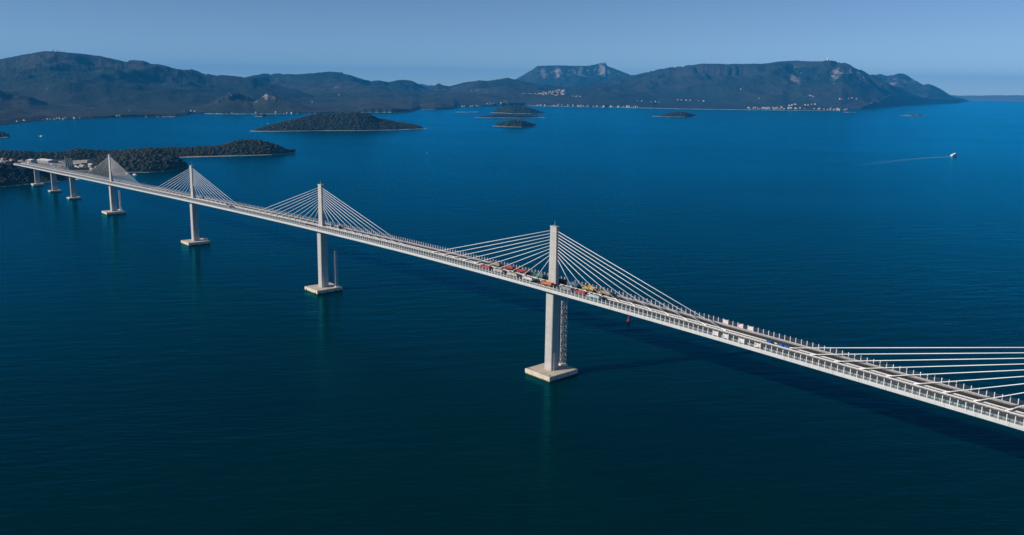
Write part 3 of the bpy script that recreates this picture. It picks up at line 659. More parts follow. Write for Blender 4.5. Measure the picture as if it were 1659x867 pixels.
# pylons
def rrect(wx, wy, r, z, n=4):
    pts = []
    for cx, cy, a0 in ((wx/2-r, wy/2-r, 0), (-wx/2+r, wy/2-r, 90), (-wx/2+r, -wy/2+r, 180), (wx/2-r, -wy/2+r, 270)):
        for i in range(n+1):
            a = math.radians(a0+90*i/n); pts.append((cx+r*math.cos(a), cy+r*math.sin(a), z))
    return pts
CAPH = 3.4
for k, x in enumerate(PYL):
    py = empty('pylon', (x-570, 0, 0)); py.parent = bridge
    D0 = zs(x); top = dz(x)+35.0
    lo = MB(); lo.loft([rrect(6.4, 7.0, .8, CAPH-.3), rrect(6.4, 6.8, .8, D0*.5), rrect(6.6, 6.6, .8, D0-4.4)]); lo.build('pier_shaft', 'pylon_concrete', py)
    upm = MB(); upm.loft([rrect(6.8, 2.9, .35, D0-.3, 2), rrect(6.4, 2.8, .35, D0+6, 2), rrect(5.5, 2.5, .3, top-.6, 2)]); upm.build('mast', 'pylon_concrete', py)
    cm = MB(); cm.box(-2.85, 2.85, -1.42, 1.42, top-.6, top); cm.build('mast_head', 'pylon_concrete', py)
    rod = MB(); rod.tube((0, 0, top), (0, 0, top+3.2), .09); rod.tube((0, 0, top), (0, 0, top+.6), .35); rod.build('lightning_rod', 'galvanised', py)
    cap = MB(); cap.loft([[(sx*(11.0), sy*12.3, -3) for sx, sy in ((-1, -1), (1, -1), (1, 1), (-1, 1))], [(sx*11.1, sy*12.4, CAPH-.25) for sx, sy in ((-1, -1), (1, -1), (1, 1), (-1, 1))],
                          [(sx*10.9, sy*12.2, CAPH) for sx, sy in ((-1, -1), (1, -1), (1, 1), (-1, 1))]]); cap.build('pile_cap', 'cap_concrete', py)
    for fx in (() if k != 2 else (-8, 8)): MB().box(fx-.35, fx+.35, -12.75, -12.3, .1, 1.7).build('fender', 'rubber', py)
    for fy in (() if k != 2 else (-10, -3, 5, 10)): MB().box(11.0, 11.45, fy-.35, fy+.35, .1, 1.7).build('fender', 'rubber', py)
    for sx_, sy_ in ((-9.8, -11), (9.8, -11), (9.8, 11)): MB().tube((sx_, sy_, CAPH), (sx_, sy_, CAPH+.8), .3, 8, .22).build('bollard', 'chassis', py)
    po = MB(); po.tube((1.0+3.6, -2.6, CAPH), (1.0+3.6, -2.6, CAPH+12), .12); po.build('access_pole', 'galvanised', py)
    if k in (1,): 
        bx = MB(); bx.box(1.5, 6.5, 8.6, 11.2, CAPH, CAPH+2.4); bx.build('site_cabin', 'white_paint', py)
    # stays
    for s in (-1, 1):
        for i in range(10):
            xa = x+s*(124-12*i); zt = top-3.0-1.88*i; za = zs(xa)+1.0
            xw = (5.5+(6.4-5.5)*(top-zt)/30)/2
            c = MB(); c.tube((x-570+s*(xw-.2), 0, zt), (xa-570, 0, za), .19, 8); co = c.build('stay_cable', 'cable_sheath', bridge, smooth=True)
            a = MB(); d = Vector((x+s*xw-xa, 0, zt-za)).normalized(); a.tube(Vector((xa-570, 0, za))-d*1.2, Vector((xa-570, 0, za))+d*1.8, .33, 8, .3); a.build('anchor_tube', 'white_steel', co)
# approach piers
for x in (-189.5, -297.5, -405.5):
    py = empty('approach_pier', (x-570, 0, 0)); py.parent = bridge; D0 = zs(x); b = 2.6 if x > -400 else 3.5
    MB().loft([rrect(3.0, 8.0, .8, b-.3), rrect(3.0, 8.0, .8, D0-4.4)]).build('pier_shaft', 'pylon_concrete', py)
    wy = 8.6; wx = 7.0 if x > -400 else 8.0
    MB().loft([[(sx*wx, sy*wy, -3) for sx, sy in ((-1, -1), (1, -1), (1, 1), (-1, 1))], [(sx*wx, sy*wy, b) for sx, sy in ((-1, -1), (1, -1), (1, 1), (-1, 1))]]).build('pile_cap', 'cap_concrete', py)
ab = MB(); ab.box(-530-570, X0-570+.5, -10.6, 10.6, 5, zs(X0)-.15); ab.build('abutment', 'pylon_concrete', bridge)

# hoist masts standing on the pile caps
def lattice(loc, h, label, w=1.5, second=True):
    r = empty('hoist_mast', loc, 0, label, 'mast', 'lattice hoist masts on the pile caps')
    MB().box(-2.4, 2.4, -1.9, 1.9, 0, .7).build('mast_base', 'white_paint', r)
    a = w/2
    for sx in (-1, 1):
        for sy in (-1, 1): MB().box(sx*a-.14, sx*a+.14, sy*a-.14, sy*a+.14, .7, h).build('mast_leg', 'lattice_steel', r)
    n = max(4, int(round((h-.7)/(w*1.15))))
    for i in range(n):
        z0, z1 = .7+i*(h-.7)/n, .7+(i+1)*(h-.7)/n; f = 1 if i % 2 else -1; br = MB()
        for sg in (-1, 1):
            br.tube((-a*f, sg*a, z0), (a*f, sg*a, z1), .09, 4); br.tube((sg*a, -a*f, z0), (sg*a, a*f, z1), .09, 4)
            br.box(-a+.14, a-.14, sg*a-.08, sg*a+.08, z1-.08, z1+.08); br.box(sg*a-.08, sg*a+.08, -a+.14, a-.14, z1-.08, z1+.08)
        br.build('bracing', 'lattice_steel', r)
    return r
lattice((854.5, 10.7, CAPH), 44.0, 'tall lattice hoist mast on the nearest pile cap', w=2.7)
lattice((576.5, 8.6, CAPH), 32.0, 'lattice hoist mast on the second pile cap from the front', second=False, w=2.2)
lattice((-7, 11.0, CAPH), 27.0, 'thin lattice hoist mast on the farthest pylon pile cap', second=False, w=1.6)

# ------------------------------------------------------------------ trucks of the load test
def wheel_mesh():
    mb = MB(); mb.tube((0, -.17, 0), (0, .17, 0), .52, 14); return mb
WM = None
def truck(x, y, col, bodycol, label, kind='tipper', heap=True):
    z = zs(x)+.03; slope = math.atan2(zs(x+4)-zs(x-4), 8)
    r = empty('tipper_truck', (x, y, z), 0, label, 'truck', 'loaded trucks standing on the deck'); r.rotation_euler = (0, -slope, 0)
    # cab at -x
    cab = MB(); cab.loft([[(-4.5, -1.22, .62), (-2.7, -1.22, .62), (-2.7, 1.22, .62), (-4.5, 1.22, .62)], [(-4.55, -1.25, 1.75), (-2.7, -1.25, 1.75), (-2.7, 1.25, 1.75), (-4.55, 1.25, 1.75)],
                          [(-4.3, -1.2, 2.75), (-2.72, -1.2, 2.85), (-2.72, 1.2, 2.85), (-4.3, 1.2, 2.75)], [(-4.1, -1.1, 2.95), (-2.8, -1.1, 3.0), (-2.8, 1.1, 3.0), (-4.1, 1.1, 2.95)]])
    c = cab.build('cab', col, r)
    MB().add([(-4.565, -1.08, 1.85), (-4.565, 1.08, 1.85), (-4.335, 1.04, 2.66), (-4.335, -1.04, 2.66)], [(0, 1, 2, 3)]).build('windscreen', 'glass_dark', c)
    for s in (-1, 1):
        MB().add([(-4.25, s*1.262, 1.85), (-3.1, s*1.262, 1.85), (-3.1, s*1.222, 2.6), (-4.1, s*1.222, 2.6)], [(0, 1, 2, 3)]).build('side_window', 'glass_dark', c)
        MB().box(-4.75, -4.6, s*1.45-.12, s*1.45+.12, 1.8, 2.5).build('mirror', 'chassis', c)
    MB().box(-4.72, -4.5, -1.2, 1.2, .45, .85).build('bumper', 'chassis', c)
    ch = MB(); ch.box(-4.2, 4.2, -.5, .5, .55, .95); ch.box(-2.5, -1.2, -1.15, -.55, .55, 1.1); ch.box(-2.4, -1.4, .55, 1.15, .55, 1.1); ch.box(4.2, 4.35, -1.15, 1.15, .5, .8); ch.build('chassis_frame', 'chassis', r)
    if kind == 'mixer':
        dr = MB(); R = []
        for t, rad in ((-2.2, .5), (-1.6, 1.05), (0, 1.2), (1.6, 1.05), (3.2, .6)):
            R.append([(t, rad*math.cos(2*math.pi*i/16), 2.2+.12*t+rad*math.sin(2*math.pi*i/16)) for i in range(16)])
        dr.loft(R); dr.build('mixing_drum', bodycol, r, smooth=True); MB().box(3.0, 3.9, -.5, .5, 2.2, 3.0).build('chute', 'chassis', r)
    elif kind == 'flatbed':
        MB().box(-2.3, 4.3, -1.25, 1.25, 1.0, 1.25).build('load_bed', bodycol, r)
        MB().box(-2.3, -2.15, -1.25, 1.25, 1.25, 2.2).build('headboard', bodycol, r)
    else:
        bd = MB(); bo = [(-2.45, -1.25), (4.4, -1.25), (4.4, 1.25), (-2.45, 1.25)]
        bd.loft([[(a, b*.82, 1.0) for a, b in bo], [(a, b, 1.45) for a, b in bo], [(a+(.15 if a > 0 else -.1), b, 2.75) for a, b in bo], [(a+(.1 if a > 0 else .02), b*.93, 2.75) for a, b in bo], [(a*.97, b*.9, 2.2) for a, b in bo]])
        t = bd.build('tipper_body', bodycol, r)
        MB().add([(-2.55, -1.26, 2.75), (-2.55, 1.26, 2.75), (-3.1, 1.2, 3.15), (-3.1, -1.2, 3.15), (-2.55, -1.26, 2.65), (-2.55, 1.26, 2.65), (-3.1, 1.2, 3.07), (-3.1, -1.2, 3.07)],
                 [(0, 1, 2, 3), (7, 6, 5, 4), (0, 3, 7, 4), (1, 5, 6, 2), (3, 2, 6, 7), (0, 4, 5, 1)]).build('cab_guard', bodycol, t)
        rb = MB()
        for i in range(6):
            xx = -1.9+i*1.2
            for s in (-1, 1): rb.box(xx-.06, xx+.06, s*1.25-.06, s*1.25+.06, 1.45, 2.72)
        rb.build('body_ribs', bodycol, t)
        if heap:
            hp = MB(); nx, ny = 10, 6; vs = []; fs = []
            for i in range(nx):
                for j in range(ny):
                    a = i/(nx-1); b = j/(ny-1)
                    vs.append((-2.35+6.7*a, -1.14+2.28*b, 2.3+.85*(math.sin(math.pi*a)**.6)*(math.sin(math.pi*b)**.7)*(1+.25*random.uniform(-1, 1))))
            for i in range(nx-1):
                for j in range(ny-1): fs.append((i*ny+j, (i+1)*ny+j, (i+1)*ny+j+1, i*ny+j+1))
            hp.v = vs; hp.f = fs; hp.build('load_heap', 'dump_load', r, smooth=True)
    global WM
    if WM is None:
        w = wheel_mesh().build('wheel', 'rubber'); WM = w.data; bpy.data.objects.remove(w)
        h = MB(); h.tube((0, -.18, 0), (0, .18, 0), .24, 8); hb = h.build('rim', 'galvanised'); truck.rim = hb.data; bpy.data.objects.remove(hb)
    for wx in (-3.6, -1.9, 2.0, 3.35):
        for s in (-1, 1):
            w = link('wheel', WM, r, (wx, s*1.08, .52)); link('rim', truck.rim, w)
    return r
for n, c in dict(t_red=(.42, .025, .03), t_dkred=(.16, .012, .02), t_orange=(.62, .17, .03), t_yellow=(.62, .36, .06), t_green=(.02, .24, .17), t_blue=(.03, .17, .38), t_white=(.70, .68, .64), t_beige=(.50, .44, .33),
                 t_peach=(.60, .46, .34), t_grey=(.30, .31, .32), t_pale=(.40, .55, .66), t_tan=(.36, .30, .22)).items(): paint(n, c)
NY, FY = -5.8, 5.8
for x, c, b, lab, hp in [
    (797.5, 't_red', 't_red', 'red tipper truck leading the near lane queue', True),
    (810.5, 't_white', 't_beige', 'white cabbed truck with tall beige body, second in the near lane', True),
    (824.0, 't_white', 't_peach', 'white cabbed truck with peach body, third in the near lane', True),
    (838.5, 't_white', 't_white', 'all white tipper truck in the near lane ahead of the orange one', True),
    (855.5, 't_orange', 't_orange', 'bright orange tipper truck beside the nearest pylon', False),
    (872.0, 't_grey', 't_grey', 'grey tipper truck in the near lane just past the pylon', True),
    (883.5, 't_red', 't_red', 'red cabbed tipper truck between the grey and pale blue trucks', True),
    (894.8, 't_white', 't_pale', 'white cabbed truck with pale blue body, last in the near lane', True)]:
    truck(x, NY, c, b, lab, heap=hp)
for x, c, b, lab, hp in [
    (794.0, 't_tan', 't_tan', 'tan tipper truck leading the far lane queue', True),
    (807.5, 't_red', 't_red', 'red tipper truck in the far lane behind the tan truck', True),
    (820.5, 't_red', 't_red', 'red tipper truck in the far lane ahead of the green one', True),
    (836.0, 't_green', 't_green', 'green tipper truck with sandy load in the far lane', True),
    (855.0, 't_dkred', 't_dkred', 'dark red tipper truck half hidden behind the nearest pylon', True),
    (866.5, 't_blue', 't_blue', 'blue tipper truck with sandy load in the far lane', True),
    (879.5, 't_yellow', 't_yellow', 'yellow tipper truck in the far lane behind the blue one', False),
    (892.5, 't_yellow', 't_tan', 'yellow cabbed truck with brown load, last in the far lane', True)]:
    truck(x, FY, c, b, lab, heap=hp)
truck(586, FY, 't_blue', 't_grey', 'dark blue truck on the deck beside the second pylon', heap=False)
truck(392, NY, 't_grey', 't_grey', 'grey truck alone on the deck between the second and third pylons', heap=False)

# clutter along the median
def median_box(u, v, l, label):
    p = aty(u, v, 0.0); r = empty('blue_bin', (p[0], 0, zs(p[0])+.10), 0, label, 'bin', 'blue bins in the bridge median')
    MB().loft([[(-l*.92, -.62, 0), (l*.92, -.62, 0), (l*.92, .62, 0), (-l*.92, .62, 0)], [(-l, -.75, 1.5), (l, -.75, 1.5), (l, .75, 1.5), (-l, .75, 1.5)]]).build('bin_body', 'blue_plastic', r)
    MB().box(-l*1.02, l*1.02, -.78, .78, 1.5, 1.62).build('bin_lid', 'blue_plastic', r)
median_box(1246, 556, 1.2, 'blue bin in the median nearest the banners')
median_box(1264, 560, 1.5, 'larger blue bin in the median, left one of the touching pair')
median_box(1275, 563, 1.2, 'small blue bin in the median, right one of the touching pair')
def person(u, v, label):
    p = aty(u, v, -.9); r = empty('person', (p[0], -.9, zs(p[0])+.12), .6, label, 'person')
    b = MB(); R = []
    def ell(cx, cy, z, a, c): return [(cx+a*math.cos(2*math.pi*i/10), cy+c*math.sin(2*math.pi*i/10), z) for i in range(10)]
    for s in (-1, 1): b.loft([ell(.0, s*.10, 0, .12, .06), ell(0, s*.10, .1, .07, .06), ell(0, s*.10, .45, .07, .07), ell(0, s*.09, .85, .09, .09)])
    b.loft([ell(0, 0, .82, .12, .19), ell(0, 0, 1.1, .12, .18), ell(0, 0, 1.4, .13, .23), ell(0, 0, 1.48, .06, .08), ell(0, 0, 1.53, .05, .05), ell(.01, 0, 1.6, .09, .08), ell(.01, 0, 1.7, .1, .085), ell(0, 0, 1.78, .04, .04)])
    for s in (-1, 1): b.loft([ell(0, s*.23, 1.42, .05, .05), ell(.05, s*.27, 1.12, .045, .045), ell(.15, s*.25, .88, .035, .035)])
    b.build('body', 'trousers', r, smooth=True)
    v = MB(); v.loft([ell(0, 0, .86, .135, .205), ell(0, 0, 1.1, .135, .20), ell(0, 0, 1.4, .145, .235), ell(0, 0, 1.47, .08, .12)]); v.build('vest', 'worker_vest', r, smooth=True)
    h = MB(); h.loft([ell(.02, 0, 1.69, .135, .115), ell(.01, 0, 1.76, .115, .1), ell(.01, 0, 1.82, .05, .05)]); h.build('hard_hat', 'white_paint', r, smooth=True)
person(1192, 541, 'worker in a yellow vest standing in the median near the banners')
person(1612, 661, 'worker in a yellow vest standing in the median near the right edge')

# ------------------------------------------------------------------ boats, buoy
def ship(stern, bow, label, name='ferry'):
    a = Vector(stern); b = Vector(bow); d = b-a; ln = d.length; rz = math.atan2(d.y, d.x)
    r = empty(name, (a+b)/2, rz, label, 'ship'); s = ln/2; w = ln*.13
    def hull(z, k, e): return [(-s*.97*k, -w*k, z), (s*.45, -w*k, z), (s*.8, -w*.55*k, z), (s*e, 0, z), (s*.8, w*.55*k, z), (s*.45, w*k, z), (-s*.97*k, w*k, z)]
    MB().loft([hull(-1, .8, .86), hull(.8, .95, .93), hull(2.6, 1.0, 1.0)]).build('hull', 'hull_white', r)
    MB().box(-s*.93, s*.5, -w*.86, w*.86, 2.6, 4.6).build('lower_cabin', 'hull_white', r)
    MB().box(-s*.55, s*.45, -w*.7, w*.7, 4.6, 6.4).build('upper_cabin', 'hull_white', r)
    MB().box(s*.05, s*.42, -w*.62, w*.62, 6.4, 8.6).build('bridge_house', 'hull_white', r)
    for z, x0, x1, ww in ((3.2, -s*.9, s*.48, w*.86), (5.1, -s*.5, s*.43, w*.7), (7.2, s*.1, s*.40, w*.62)):
        for sg in (-1, 1): MB().box(x0, x1, sg*ww-.06, sg*ww+.06, z, z+.8).build('window_band', 'pane_dark', r)
    MB().box(-s*.5, -s*.3, -w*.25, w*.25, 6.4, 8.4).build('funnel', 'deck_tan', r)
    MB().tube((s*.2, 0, 8.6), (s*.2, 0, 12.5), .2, 6, .1).build('ship_mast', 'hull_white', r)
    return r
bs, bb = atz(1541, 253.4), atz(1553.5, 250.6)
bsd = Vector(bs); bd = (Vector(rt0)*.93+Vector((fw[0], fw[1], 0)).normalized()*.52).normalized(); bb2 = bsd+bd*27
ship(bsd, bb2, 'white passenger ferry heading away and leaving a wake')
def wake():
    pts = [(1541, 253.4), (1530, 254.4), (1510, 255.6), (1490, 256.8), (1465, 259.0), (1440, 261.8), (1410, 265.4), (1375, 270)]
    W3 = [atz(*p) for p in pts]; n = 60; P = np.zeros((n, 5, 3)); A = np.zeros((n, 5)); t = np.linspace(0, 1, n)
    L_ = np.array(W3); tt = np.linspace(0, 1, len(pts)); c = np.stack([np.interp(t, tt, L_[:, i]) for i in range(3)], -1); tg = np.gradient(c, axis=0); tg /= np.linalg.norm(tg, axis=1)[:, None]
    nm = np.stack([-tg[:, 1], tg[:, 0], 0*t], -1)
    for j in range(5):
        k = (j-2)/2; P[:, j] = c+nm*(k*(4.5+22*t))[:, None]; P[:, j, 2] = .05; A[:, j] = (1-abs(k))*(.85*np.exp(-t*5)+.24*(1-t))
    me = grid_mesh('wake', P, 'wake_foam', True, {'foam': A}); tag(link('wake', me), 'pale foamy wake trailing behind the white ferry', 'wake', kind='stuff')
wake()
def small_boat(u, v, ln, rz, label, cab=True):
    p = atz(u, v); r = empty('motor_boat', p, rz, label, 'boat'); s = ln/2; w = ln*.17
    def hull(z, k, e): return [(-s*k, -w*k, z), (s*.3, -w*k, z), (s*e, 0, z), (s*.3, w*k, z), (-s*k, w*k, z)]
    MB().loft([hull(-.3, .8, .8), hull(1.3, 1, 1)]).build('hull', 'hull_white', r)
    if cab:
        MB().loft([[(-s*.5, -w*.7, 1.3), (s*.35, -w*.7, 1.3), (s*.35, w*.7, 1.3), (-s*.5, w*.7, 1.3)], [(-s*.45, -w*.6, 3.2), (s*.1, -w*.6, 3.2), (s*.1, w*.6, 3.2), (-s*.45, w*.6, 3.2)]]).build('cabin', 'hull_white', r)
        MB().box(s*.1, s*.3, -w*.5, w*.5, 1.9, 2.5).build('windscreen', 'pane_dark', r)
small_boat(68, 221.5, 26, 2.3, 'small white boat in the inlet at far left')
small_boat(434, 200.8, 14, 2.6, 'small white boat just off the left end of the wooded island')
small_boat(219, 284, 11, .6, 'white motor boat moored off the headland behind the farthest stay cables')
small_boat(692, 249.6, 4, 1.2, 'tiny boat alone on open water below the wooded island')
p = atz(1018, 520.5); r = empty('red_buoy', p, 0, 'red channel buoy floating behind the bridge deck', 'buoy')
MB().tube((0, 0, -.5), (0, 0, .9), 1.3, 12).build('float_body', 'red_paint', r); MB().tube((0, 0, .9), (0, 0, 3.4), .75, 8, .3).build('tower', 'red_paint', r)
MB().tube((0, 0, 3.4), (0, 0, 4.3), .35, 8).build('top_mark', 'red_paint', r)

# ------------------------------------------------------------------ construction yard at the landing
def on_land(u, v):
    h = hit(B_bvh, u, v)
    return h if h is not None else Vector(atz(u, v, 15))
for i, u in enumerate((107.5, 110.5, 113.8, 117)):
    q = on_land(u, 272.6); r = empty('cement_silo', q, 0, 'tall steel silo of the concrete plant, %s of four in the row' % ('leftmost', 'second from left', 'third from left', 'rightmost')[i], 'silo', 'silos of the concrete plant')
    MB().tube((0, 0, 4), (0, 0, 20), 1.75, 14).build('silo_body', 'silo_steel', r); MB().tube((0, 0, 1.2), (0, 0, 4), .5, 14, 1.75).build('silo_hopper', 'silo_steel', r)
    MB().tube((0, 0, 20), (0, 0, 21.2), 1.75, 14, .3).build('silo_roof', 'silo_steel', r)
    for a in (.8, 2.4, 3.9, 5.5): MB().tube((1.5*math.cos(a), 1.5*math.sin(a), -1), (1.5*math.cos(a), 1.5*math.sin(a), 5), .14, 6).build('leg', 'silo_steel', r)
def shed(u, v, lx, ly, h, rz, wall, roof, label, name='warehouse', cat='building'):
    q = on_land(u, v); r = empty(name, q, rz, label, cat)
    MB().box(-lx/2, lx/2, -ly/2, ly/2, -3, h).build('wall', wall, r)
    e = .5; MB().loft([[(-lx/2-e, -ly/2-e, h), (-lx/2-e, ly/2+e, h), (-lx/2-e, 0, h+ly*.09+.2)], [(lx/2+e, -ly/2-e, h), (lx/2+e, ly/2+e, h), (lx/2+e, 0, h+ly*.09+.2)]]).build('roof', roof, r)
    n = max(2, int(lx/8))
    for i in range(n):
        x = -lx/2+lx*(i+.5)/n; MB().box(x-1.3, x+1.3, -ly/2-.08, -ly/2+.02, .8, 2.6).build('window', 'pane_dark', r)
    MB().box(lx/2-.02, lx/2+.08, -1.5, 1.5, 0, 3.2).build('door', 'grey_wall', r)
shed(77, 263.0, 46, 22, 5, .25, 'grey_wall', 'sheet_roof', 'long low warehouse with a pale flat roof beside the bridge landing')
shed(52, 262.0, 16, 12, 4, .2, 'grey_wall', 'sheet_roof', 'small pale roofed shed left of the long warehouse')
shed(134, 270.5, 12, 8, 3.5, .4, 'house_wall_white', 'sheet_roof', 'white site hut right of the cement silos')
shed(148, 269.5, 11, 7, 5, .4, 'house_wall_white', 'sheet_roof', 'white two storey site office by the water right of the silos')
shed(20, 261.8, 9, 7, 4, .3, 'house_wall', 'roof_tile', 'house with a red tiled roof above the bridge landing', 'house', 'house')
shed(6, 260.0, 9, 7, 4, .1, 'house_wall_white', 'roof_tile', 'white house with a red tiled roof at the far left edge', 'house', 'house')
shed(34, 262.8, 8, 6, 3.5, .5, 'house_wall_white', 'roof_tile', 'small red roofed house nearest the end of the bridge', 'house', 'house')
# stacked site containers
cm = MB(); cm.box(-3.05, 3.05, -1.22, 1.22, 0, 2.6); cr = MB()
for i in range(12):
    x = -2.8+i*.51
    for s in (-1, 1): cr.box(x-.08, x+.08, s*1.22-.05, s*1.22+.05, .15, 2.45)
CL = [(38, 264.3, 'rust_red'), (42, 262.6, 'rust_red'), (46, 265.2, 'white_paint'), (50, 266.5, 'rust_red'), (12, 263, 'white_paint'), (16, 264, 'house_wall'), (26, 264.5, 'white_paint'), (9, 261, 'rust_red'),
        (78, 267.2, 'white_paint'), (84, 267.8, 'white_paint'), (90, 268.3, 'house_wall'), (95, 269.2, 'white_paint'), (60, 265, 'rust_plank'), (122, 269, 'rust_red'), (127, 271.5, 'white_paint'), (140, 272, 'rust_plank'), (155, 271.5, 'white_paint'), (100, 270.0, 'rust_plank'), (3, 263, 'white_paint'), (31, 266, 'house_wall')]
rc = random.Random(5)
CL += [(round(rc.uniform(0, 58), 1), round(rc.uniform(260.5, 265.5), 1), rc.choice(['white_paint', 'rust_red', 'house_wall'])) for _ in range(10)]+[(round(rc.uniform(72, 158), 1), round(rc.uniform(266.5, 272), 1), rc.choice(['white_paint', 'white_paint', 'rust_plank', 'house_wall'])) for _ in range(10)]
def CORD(i, c):
    same = sorted([q for q in CL if q[2] == c]); k = same.index(CL[i])
    return 'leftmost of its colour' if k == 0 else ['', 'second', 'third', 'fourth', 'fifth', 'sixth', 'seventh', 'eighth', 'ninth', 'tenth', 'eleventh', 'twelfth', 'thirteenth', 'fourteenth', 'fifteenth', 'sixteenth', 'seventeenth', 'eighteenth', 'nineteenth', 'twentieth', 'twenty first', 'twenty second', 'twenty third', 'twenty fourth'][k]+' of its colour from the left'
for i, (u, v, c) in enumerate(CL):
    q = on_land(u, v); nm = {'rust_red': 'rust red', 'white_paint': 'white', 'house_wall': 'cream', 'rust_plank': 'brown'}[c]
    r = empty('site_container', q, random.uniform(-.6, .9), nm+' site container in the construction yard, '+CORD(i, c), 'container', 'site containers in the yard, '+nm)
    MB_ = MB(); MB_.v = list(cm.v); MB_.f = list(cm.f); MB_.build('shell', c, r); k = MB(); k.v = list(cr.v); k.f = list(cr.f); k.build('ribs', c, r)
# floating pontoon behind the farthest pylon
a = Vector(atz(182, 284.0, 1.5)); b = Vector(atz(207, 283.2, 1.5)); d = b-a; r = empty('work_pontoon', (a+b)/2-Vector((0, 0, 1.5)), math.atan2(d.y, d.x), 'long rusty work pontoon moored behind the farthest stay cables', 'barge')
l = d.length/2; MB().loft([[(-l*.95, -5, -.8), (l*.95, -5, -.8), (l*.95, 5, -.8), (-l*.95, 5, -.8)], [(-l, -5, 1.8), (l, -5, 1.8), (l, 5, 1.8), (-l, 5, 1.8)]]).build('pontoon_hull', 'rust_plank', r)
for i in range(7):
    x = -l*.85+i*l*.28; MB().box(x-1.6, x+1.6, -2.5, 2.5, 1.8, 3.2+random.random()*2).build('deck_load', random.choice(['rust_plank', 'white_paint', 'deck_tan', 'rust_red']), r)
MB().tube((-l*.6, 3, 1.8), (-l*.6, 3, 11), .25, 6).build('spud_pole', 'lattice_steel', r)
# quay
a = Vector(atz(98, 277.0, 4)); b = Vector(atz(158, 276.5, 4)); d = b-a; q = MB(); l = d.length/2
r = MB().box(-l, l, -6, 6, -6, 0).build('quay', 'kerb_concrete', None, loc=(a+b)/2); r.rotation_euler = (0, 0, math.atan2(d.y, d.x)); tag(r, 'pale concrete quay behind the bridge deck below the silos', 'quay')

# ------------------------------------------------------------------ far houses
def house_protos():
    out = []
    for wall, roof, sx, sy, h in (('house_wall', 'roof_tile', 1, .8, .55), ('house_wall_white', 'roof_tile', 1.2, .8, .7), ('house_wall_white', 'sheet_roof', 1.4, .9, .6), ('house_wall', 'roof_tile', .8, .8, .9)):
        w = MB(); w.box(-sx/2, sx/2, -sy/2, sy/2, -.5, h); wo_ = w.build('wall', wall); wm = wo_.data; bpy.data.objects.remove(wo_)
        f = MB(); e = .06; f.loft([[(-sx/2-e, -sy/2-e, h), (-sx/2-e, sy/2+e, h), (-sx/2-e, 0, h+.24)], [(sx/2+e, -sy/2-e, h), (sx/2+e, sy/2+e, h), (sx/2+e, 0, h+.24)]]); fo = f.build('roof', roof); fm = fo.data; bpy.data.objects.remove(fo)
        out.append((wm, fm))
    return out
HP = house_protos()
def village(pts, label, group, size=(11, 17), bvh=hills_bvh):
    ORD = ['leftmost', 'second', 'third', 'fourth', 'fifth', 'sixth', 'seventh', 'eighth', 'ninth', 'tenth', 'eleventh', 'twelfth', 'thirteenth', 'fourteenth', 'fifteenth', 'sixteenth', 'seventeenth', 'eighteenth', 'nineteenth', 'twentieth']
    pts = sorted(pts)
    for k_, (u, v) in enumerate(pts):
        h = hit(bvh, u, v)
        if h is None or h.z < .3:
            for dv in (-.4, -.8, -1.3, -2):
                h = hit(bvh, u, v+dv)
                if h is not None and h.z > .3: break
        if h is None: continue
        lb = label if len(pts) > 20 else label+(', leftmost' if k_ == 0 else ', %s from the left' % ORD[k_])
        r = empty('house', h, random.uniform(-1.2, .4), lb, 'house', group); s = random.uniform(*size); r.scale = (s, s, s)
        w, f = random.choices(HP, (4, 4, 2, 2))[0]; link('wall', w, r); link('roof', f, r)
def spread(n, x0, x1, yfun, dy): return [(u, yfun(u)+random.uniform(-dy, dy)) for u in sorted(random.uniform(x0, x1) for _ in range(n))]
hill = []
while len(hill) < 62:
    u = random.uniform(862, 916); v = random.uniform(144.5, 157)
    lo = np.interp(u, [862, 880, 916], [153, 149.5, 144.5]); hi = np.interp(u, [862, 890, 916], [153.5, 154.5, 155.5])
    if lo-.3 <= v <= hi+.3: hill.append((u, v))
village(hill, 'small pale house in the hill town below the flat topped mountain', 'houses of the hill town', (9, 15))
village(spread(10, 845, 862, lambda u: 152.3, .4)+[(928, 156.4), (933, 156.6), (935, 156.2), (940, 157)], 'pale house at the outskirts of the hill town', 'houses around the hill town', (7, 11))
village(spread(34, 903, 1040, lambda u: np.interp(u, [903, 980, 1040], [171.3, 172.8, 174.0]), .9), 'pale house on the waterfront left of the lone flat islet', 'houses of the middle waterfront', (9, 15))
village(spread(14, 742, 792, lambda u: np.interp(u, [742, 792], [173.2, 171.6]), .5)+[(random.gauss(796, 3), random.gauss(168, .9)) for _ in range(8)]+[(random.gauss(814, 4), random.gauss(169.8, 1.2)) for _ in range(16)], 'pale house in the shore village above the three islets', 'houses of the shore village', (7, 11))
village(spread(9, 830, 900, lambda u: np.interp(u, [830, 900], [170.8, 171.5]), .4), 'scattered pale house on the shore right of the three islets', 'scattered shore houses', (8, 13))
village(spread(50, 1212, 1372, lambda u: np.interp(u, [1212, 1290, 1372], [176.2, 176.6, 178.0]), 1.0)+[(random.uniform(1278, 1330), random.uniform(169.5, 172)) for _ in range(12)]+[(random.uniform(1250, 1268), random.uniform(174, 176)) for _ in range(8)], 'pale house in the long waterfront village below the right hand massif', 'houses of the right hand waterfront', (9, 15))
village([(1312, 155.5), (1315, 156), (1318, 157), (1361, 161), (1365, 161.2), (1375, 160), (1388, 160.8), (1380, 159), (1230, 159.5), (1502, 168), (1412, 168), (1200, 145)], 'pale house on the slope above the long waterfront village', 'hillside houses of the right hand massif', (10, 15))
village([(1033, 164), (1040, 164.5), (1055, 166), (1062, 165.6), (1068, 166), (1098, 162.3), (1104, 162.8), (1112, 163.2), (1118, 163), (1132, 163.8), (1140, 164.5)], 'pale house among fields left of the right hand massif', 'houses in the fields', (9, 15))
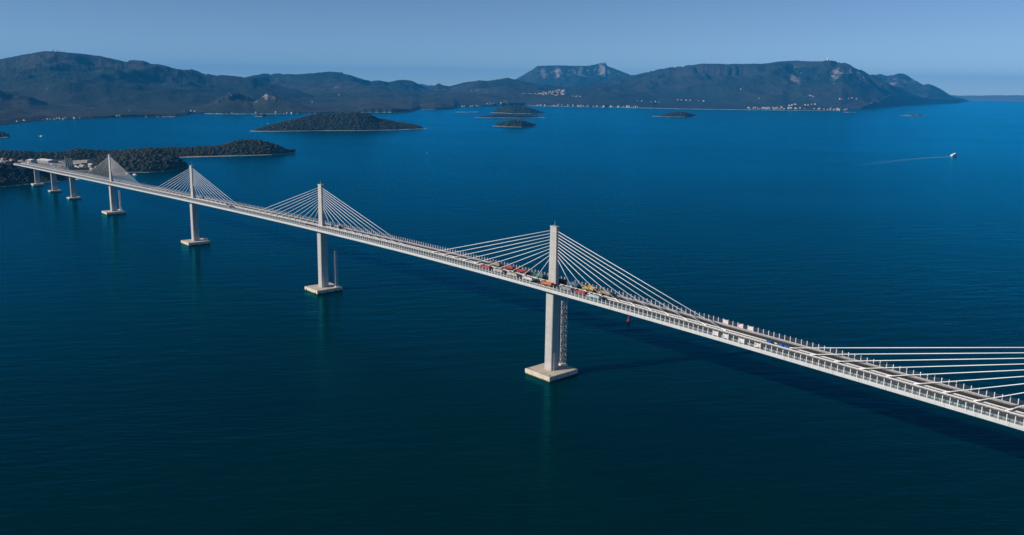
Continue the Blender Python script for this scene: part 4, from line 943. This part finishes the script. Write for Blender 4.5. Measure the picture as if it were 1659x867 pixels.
village([(28, 197.6), (40, 196), (42, 196.6), (82, 193.8), (88, 194.5), (90, 194), (93, 193.6), (97, 193.3), (103, 193.6), (107, 192.6), (121, 192.3), (125, 192.6), (130, 192.8), (145, 190.6), (150, 191.2), (190, 188.8), (194, 188.6), (70, 195.3), (78, 195), (210, 180.5)],
        'pale house on the near shore at far left', 'houses of the left shore', (7, 11))
village([(298, 180.6), (310, 180.3), (316, 180.8), (367, 182.6), (376, 183), (447, 183), (465, 183.5), (473, 183.6), (415, 183)], 'pale house at the foot of the rocky knolls', 'houses by the rocky knolls', (7, 11))
village([(550, 155), (506, 166), (396, 226.8)], 'solitary pale building among the hills', 'solitary far buildings', (12, 15))

# summit masts
for u, v, hgt, lab in [(86, 86, 45, 'thin antenna mast on the summit of the left hand mountain'), (93, 87, 22, 'short antenna mast beside the taller one on the left hand summit')]:
    h = None; v_ = v-5
    while h is None and v_ < v+14: h = hit(hills_bvh, u, v_); v_ += .3
    if h is not None:
        r = empty('antenna_mast', h, 0, lab, 'mast'); MB().tube((0, 0, -5), (0, 0, hgt), 2.2, 6, 1.0).build('mast_pole', 'galvanised', r); MB().box(-5, 5, -4, 4, -4, 7).build('mast_hut', 'grey_wall', r)
h = None; v_ = 95.0
while h is None and v_ < 112: h = hit(hills_bvh, 1341, v_); v_ += .3
if h is not None:
    r = empty('radome', h, 0, 'white radar dome on the summit of the right hand massif', 'dome'); m = MB()
    m.loft([[(14*math.cos(a)*math.cos(i*math.pi/6), 14*math.cos(a)*math.sin(i*math.pi/6), 16+14*math.sin(a)) for i in range(12)] for a in (-.9, -.5, 0, .5, .95, 1.4)]); m.build('dome_shell', 'white_paint', r, smooth=True)
    MB().tube((0, 0, -6), (0, 0, 8), 8, 8).build('dome_base', 'grey_wall', r)

# ------------------------------------------------------------------ haze
def make_haze():
    m = bpy.data.materials.new('haze_air'); m.use_nodes = True; t = m.node_tree; t.nodes.clear()
    o = N(t, 'ShaderNodeOutputMaterial'); v = N(t, 'ShaderNodeVolumePrincipled')
    v.inputs['Color'].default_value = (.03, .43, 1.0, 1); v.inputs['Density'].default_value = HAZE; v.inputs['Anisotropy'].default_value = 0.0
    L(t, v.outputs[0], o.inputs['Volume']); MATS['haze_air'] = m
    mb = MB(); mb.box(-27500, 27500, -27500, 27500, -8.0, 690.0)
    ho = mb.build('haze', 'haze_air', loc=(CAM[0], CAM[1], 0)); ho.rotation_euler = (0, 0, YAW)
    tag(ho, 'thin blue haze hanging over the bay', 'haze', kind='stuff')
HAZE = 4.1e-5
make_haze()
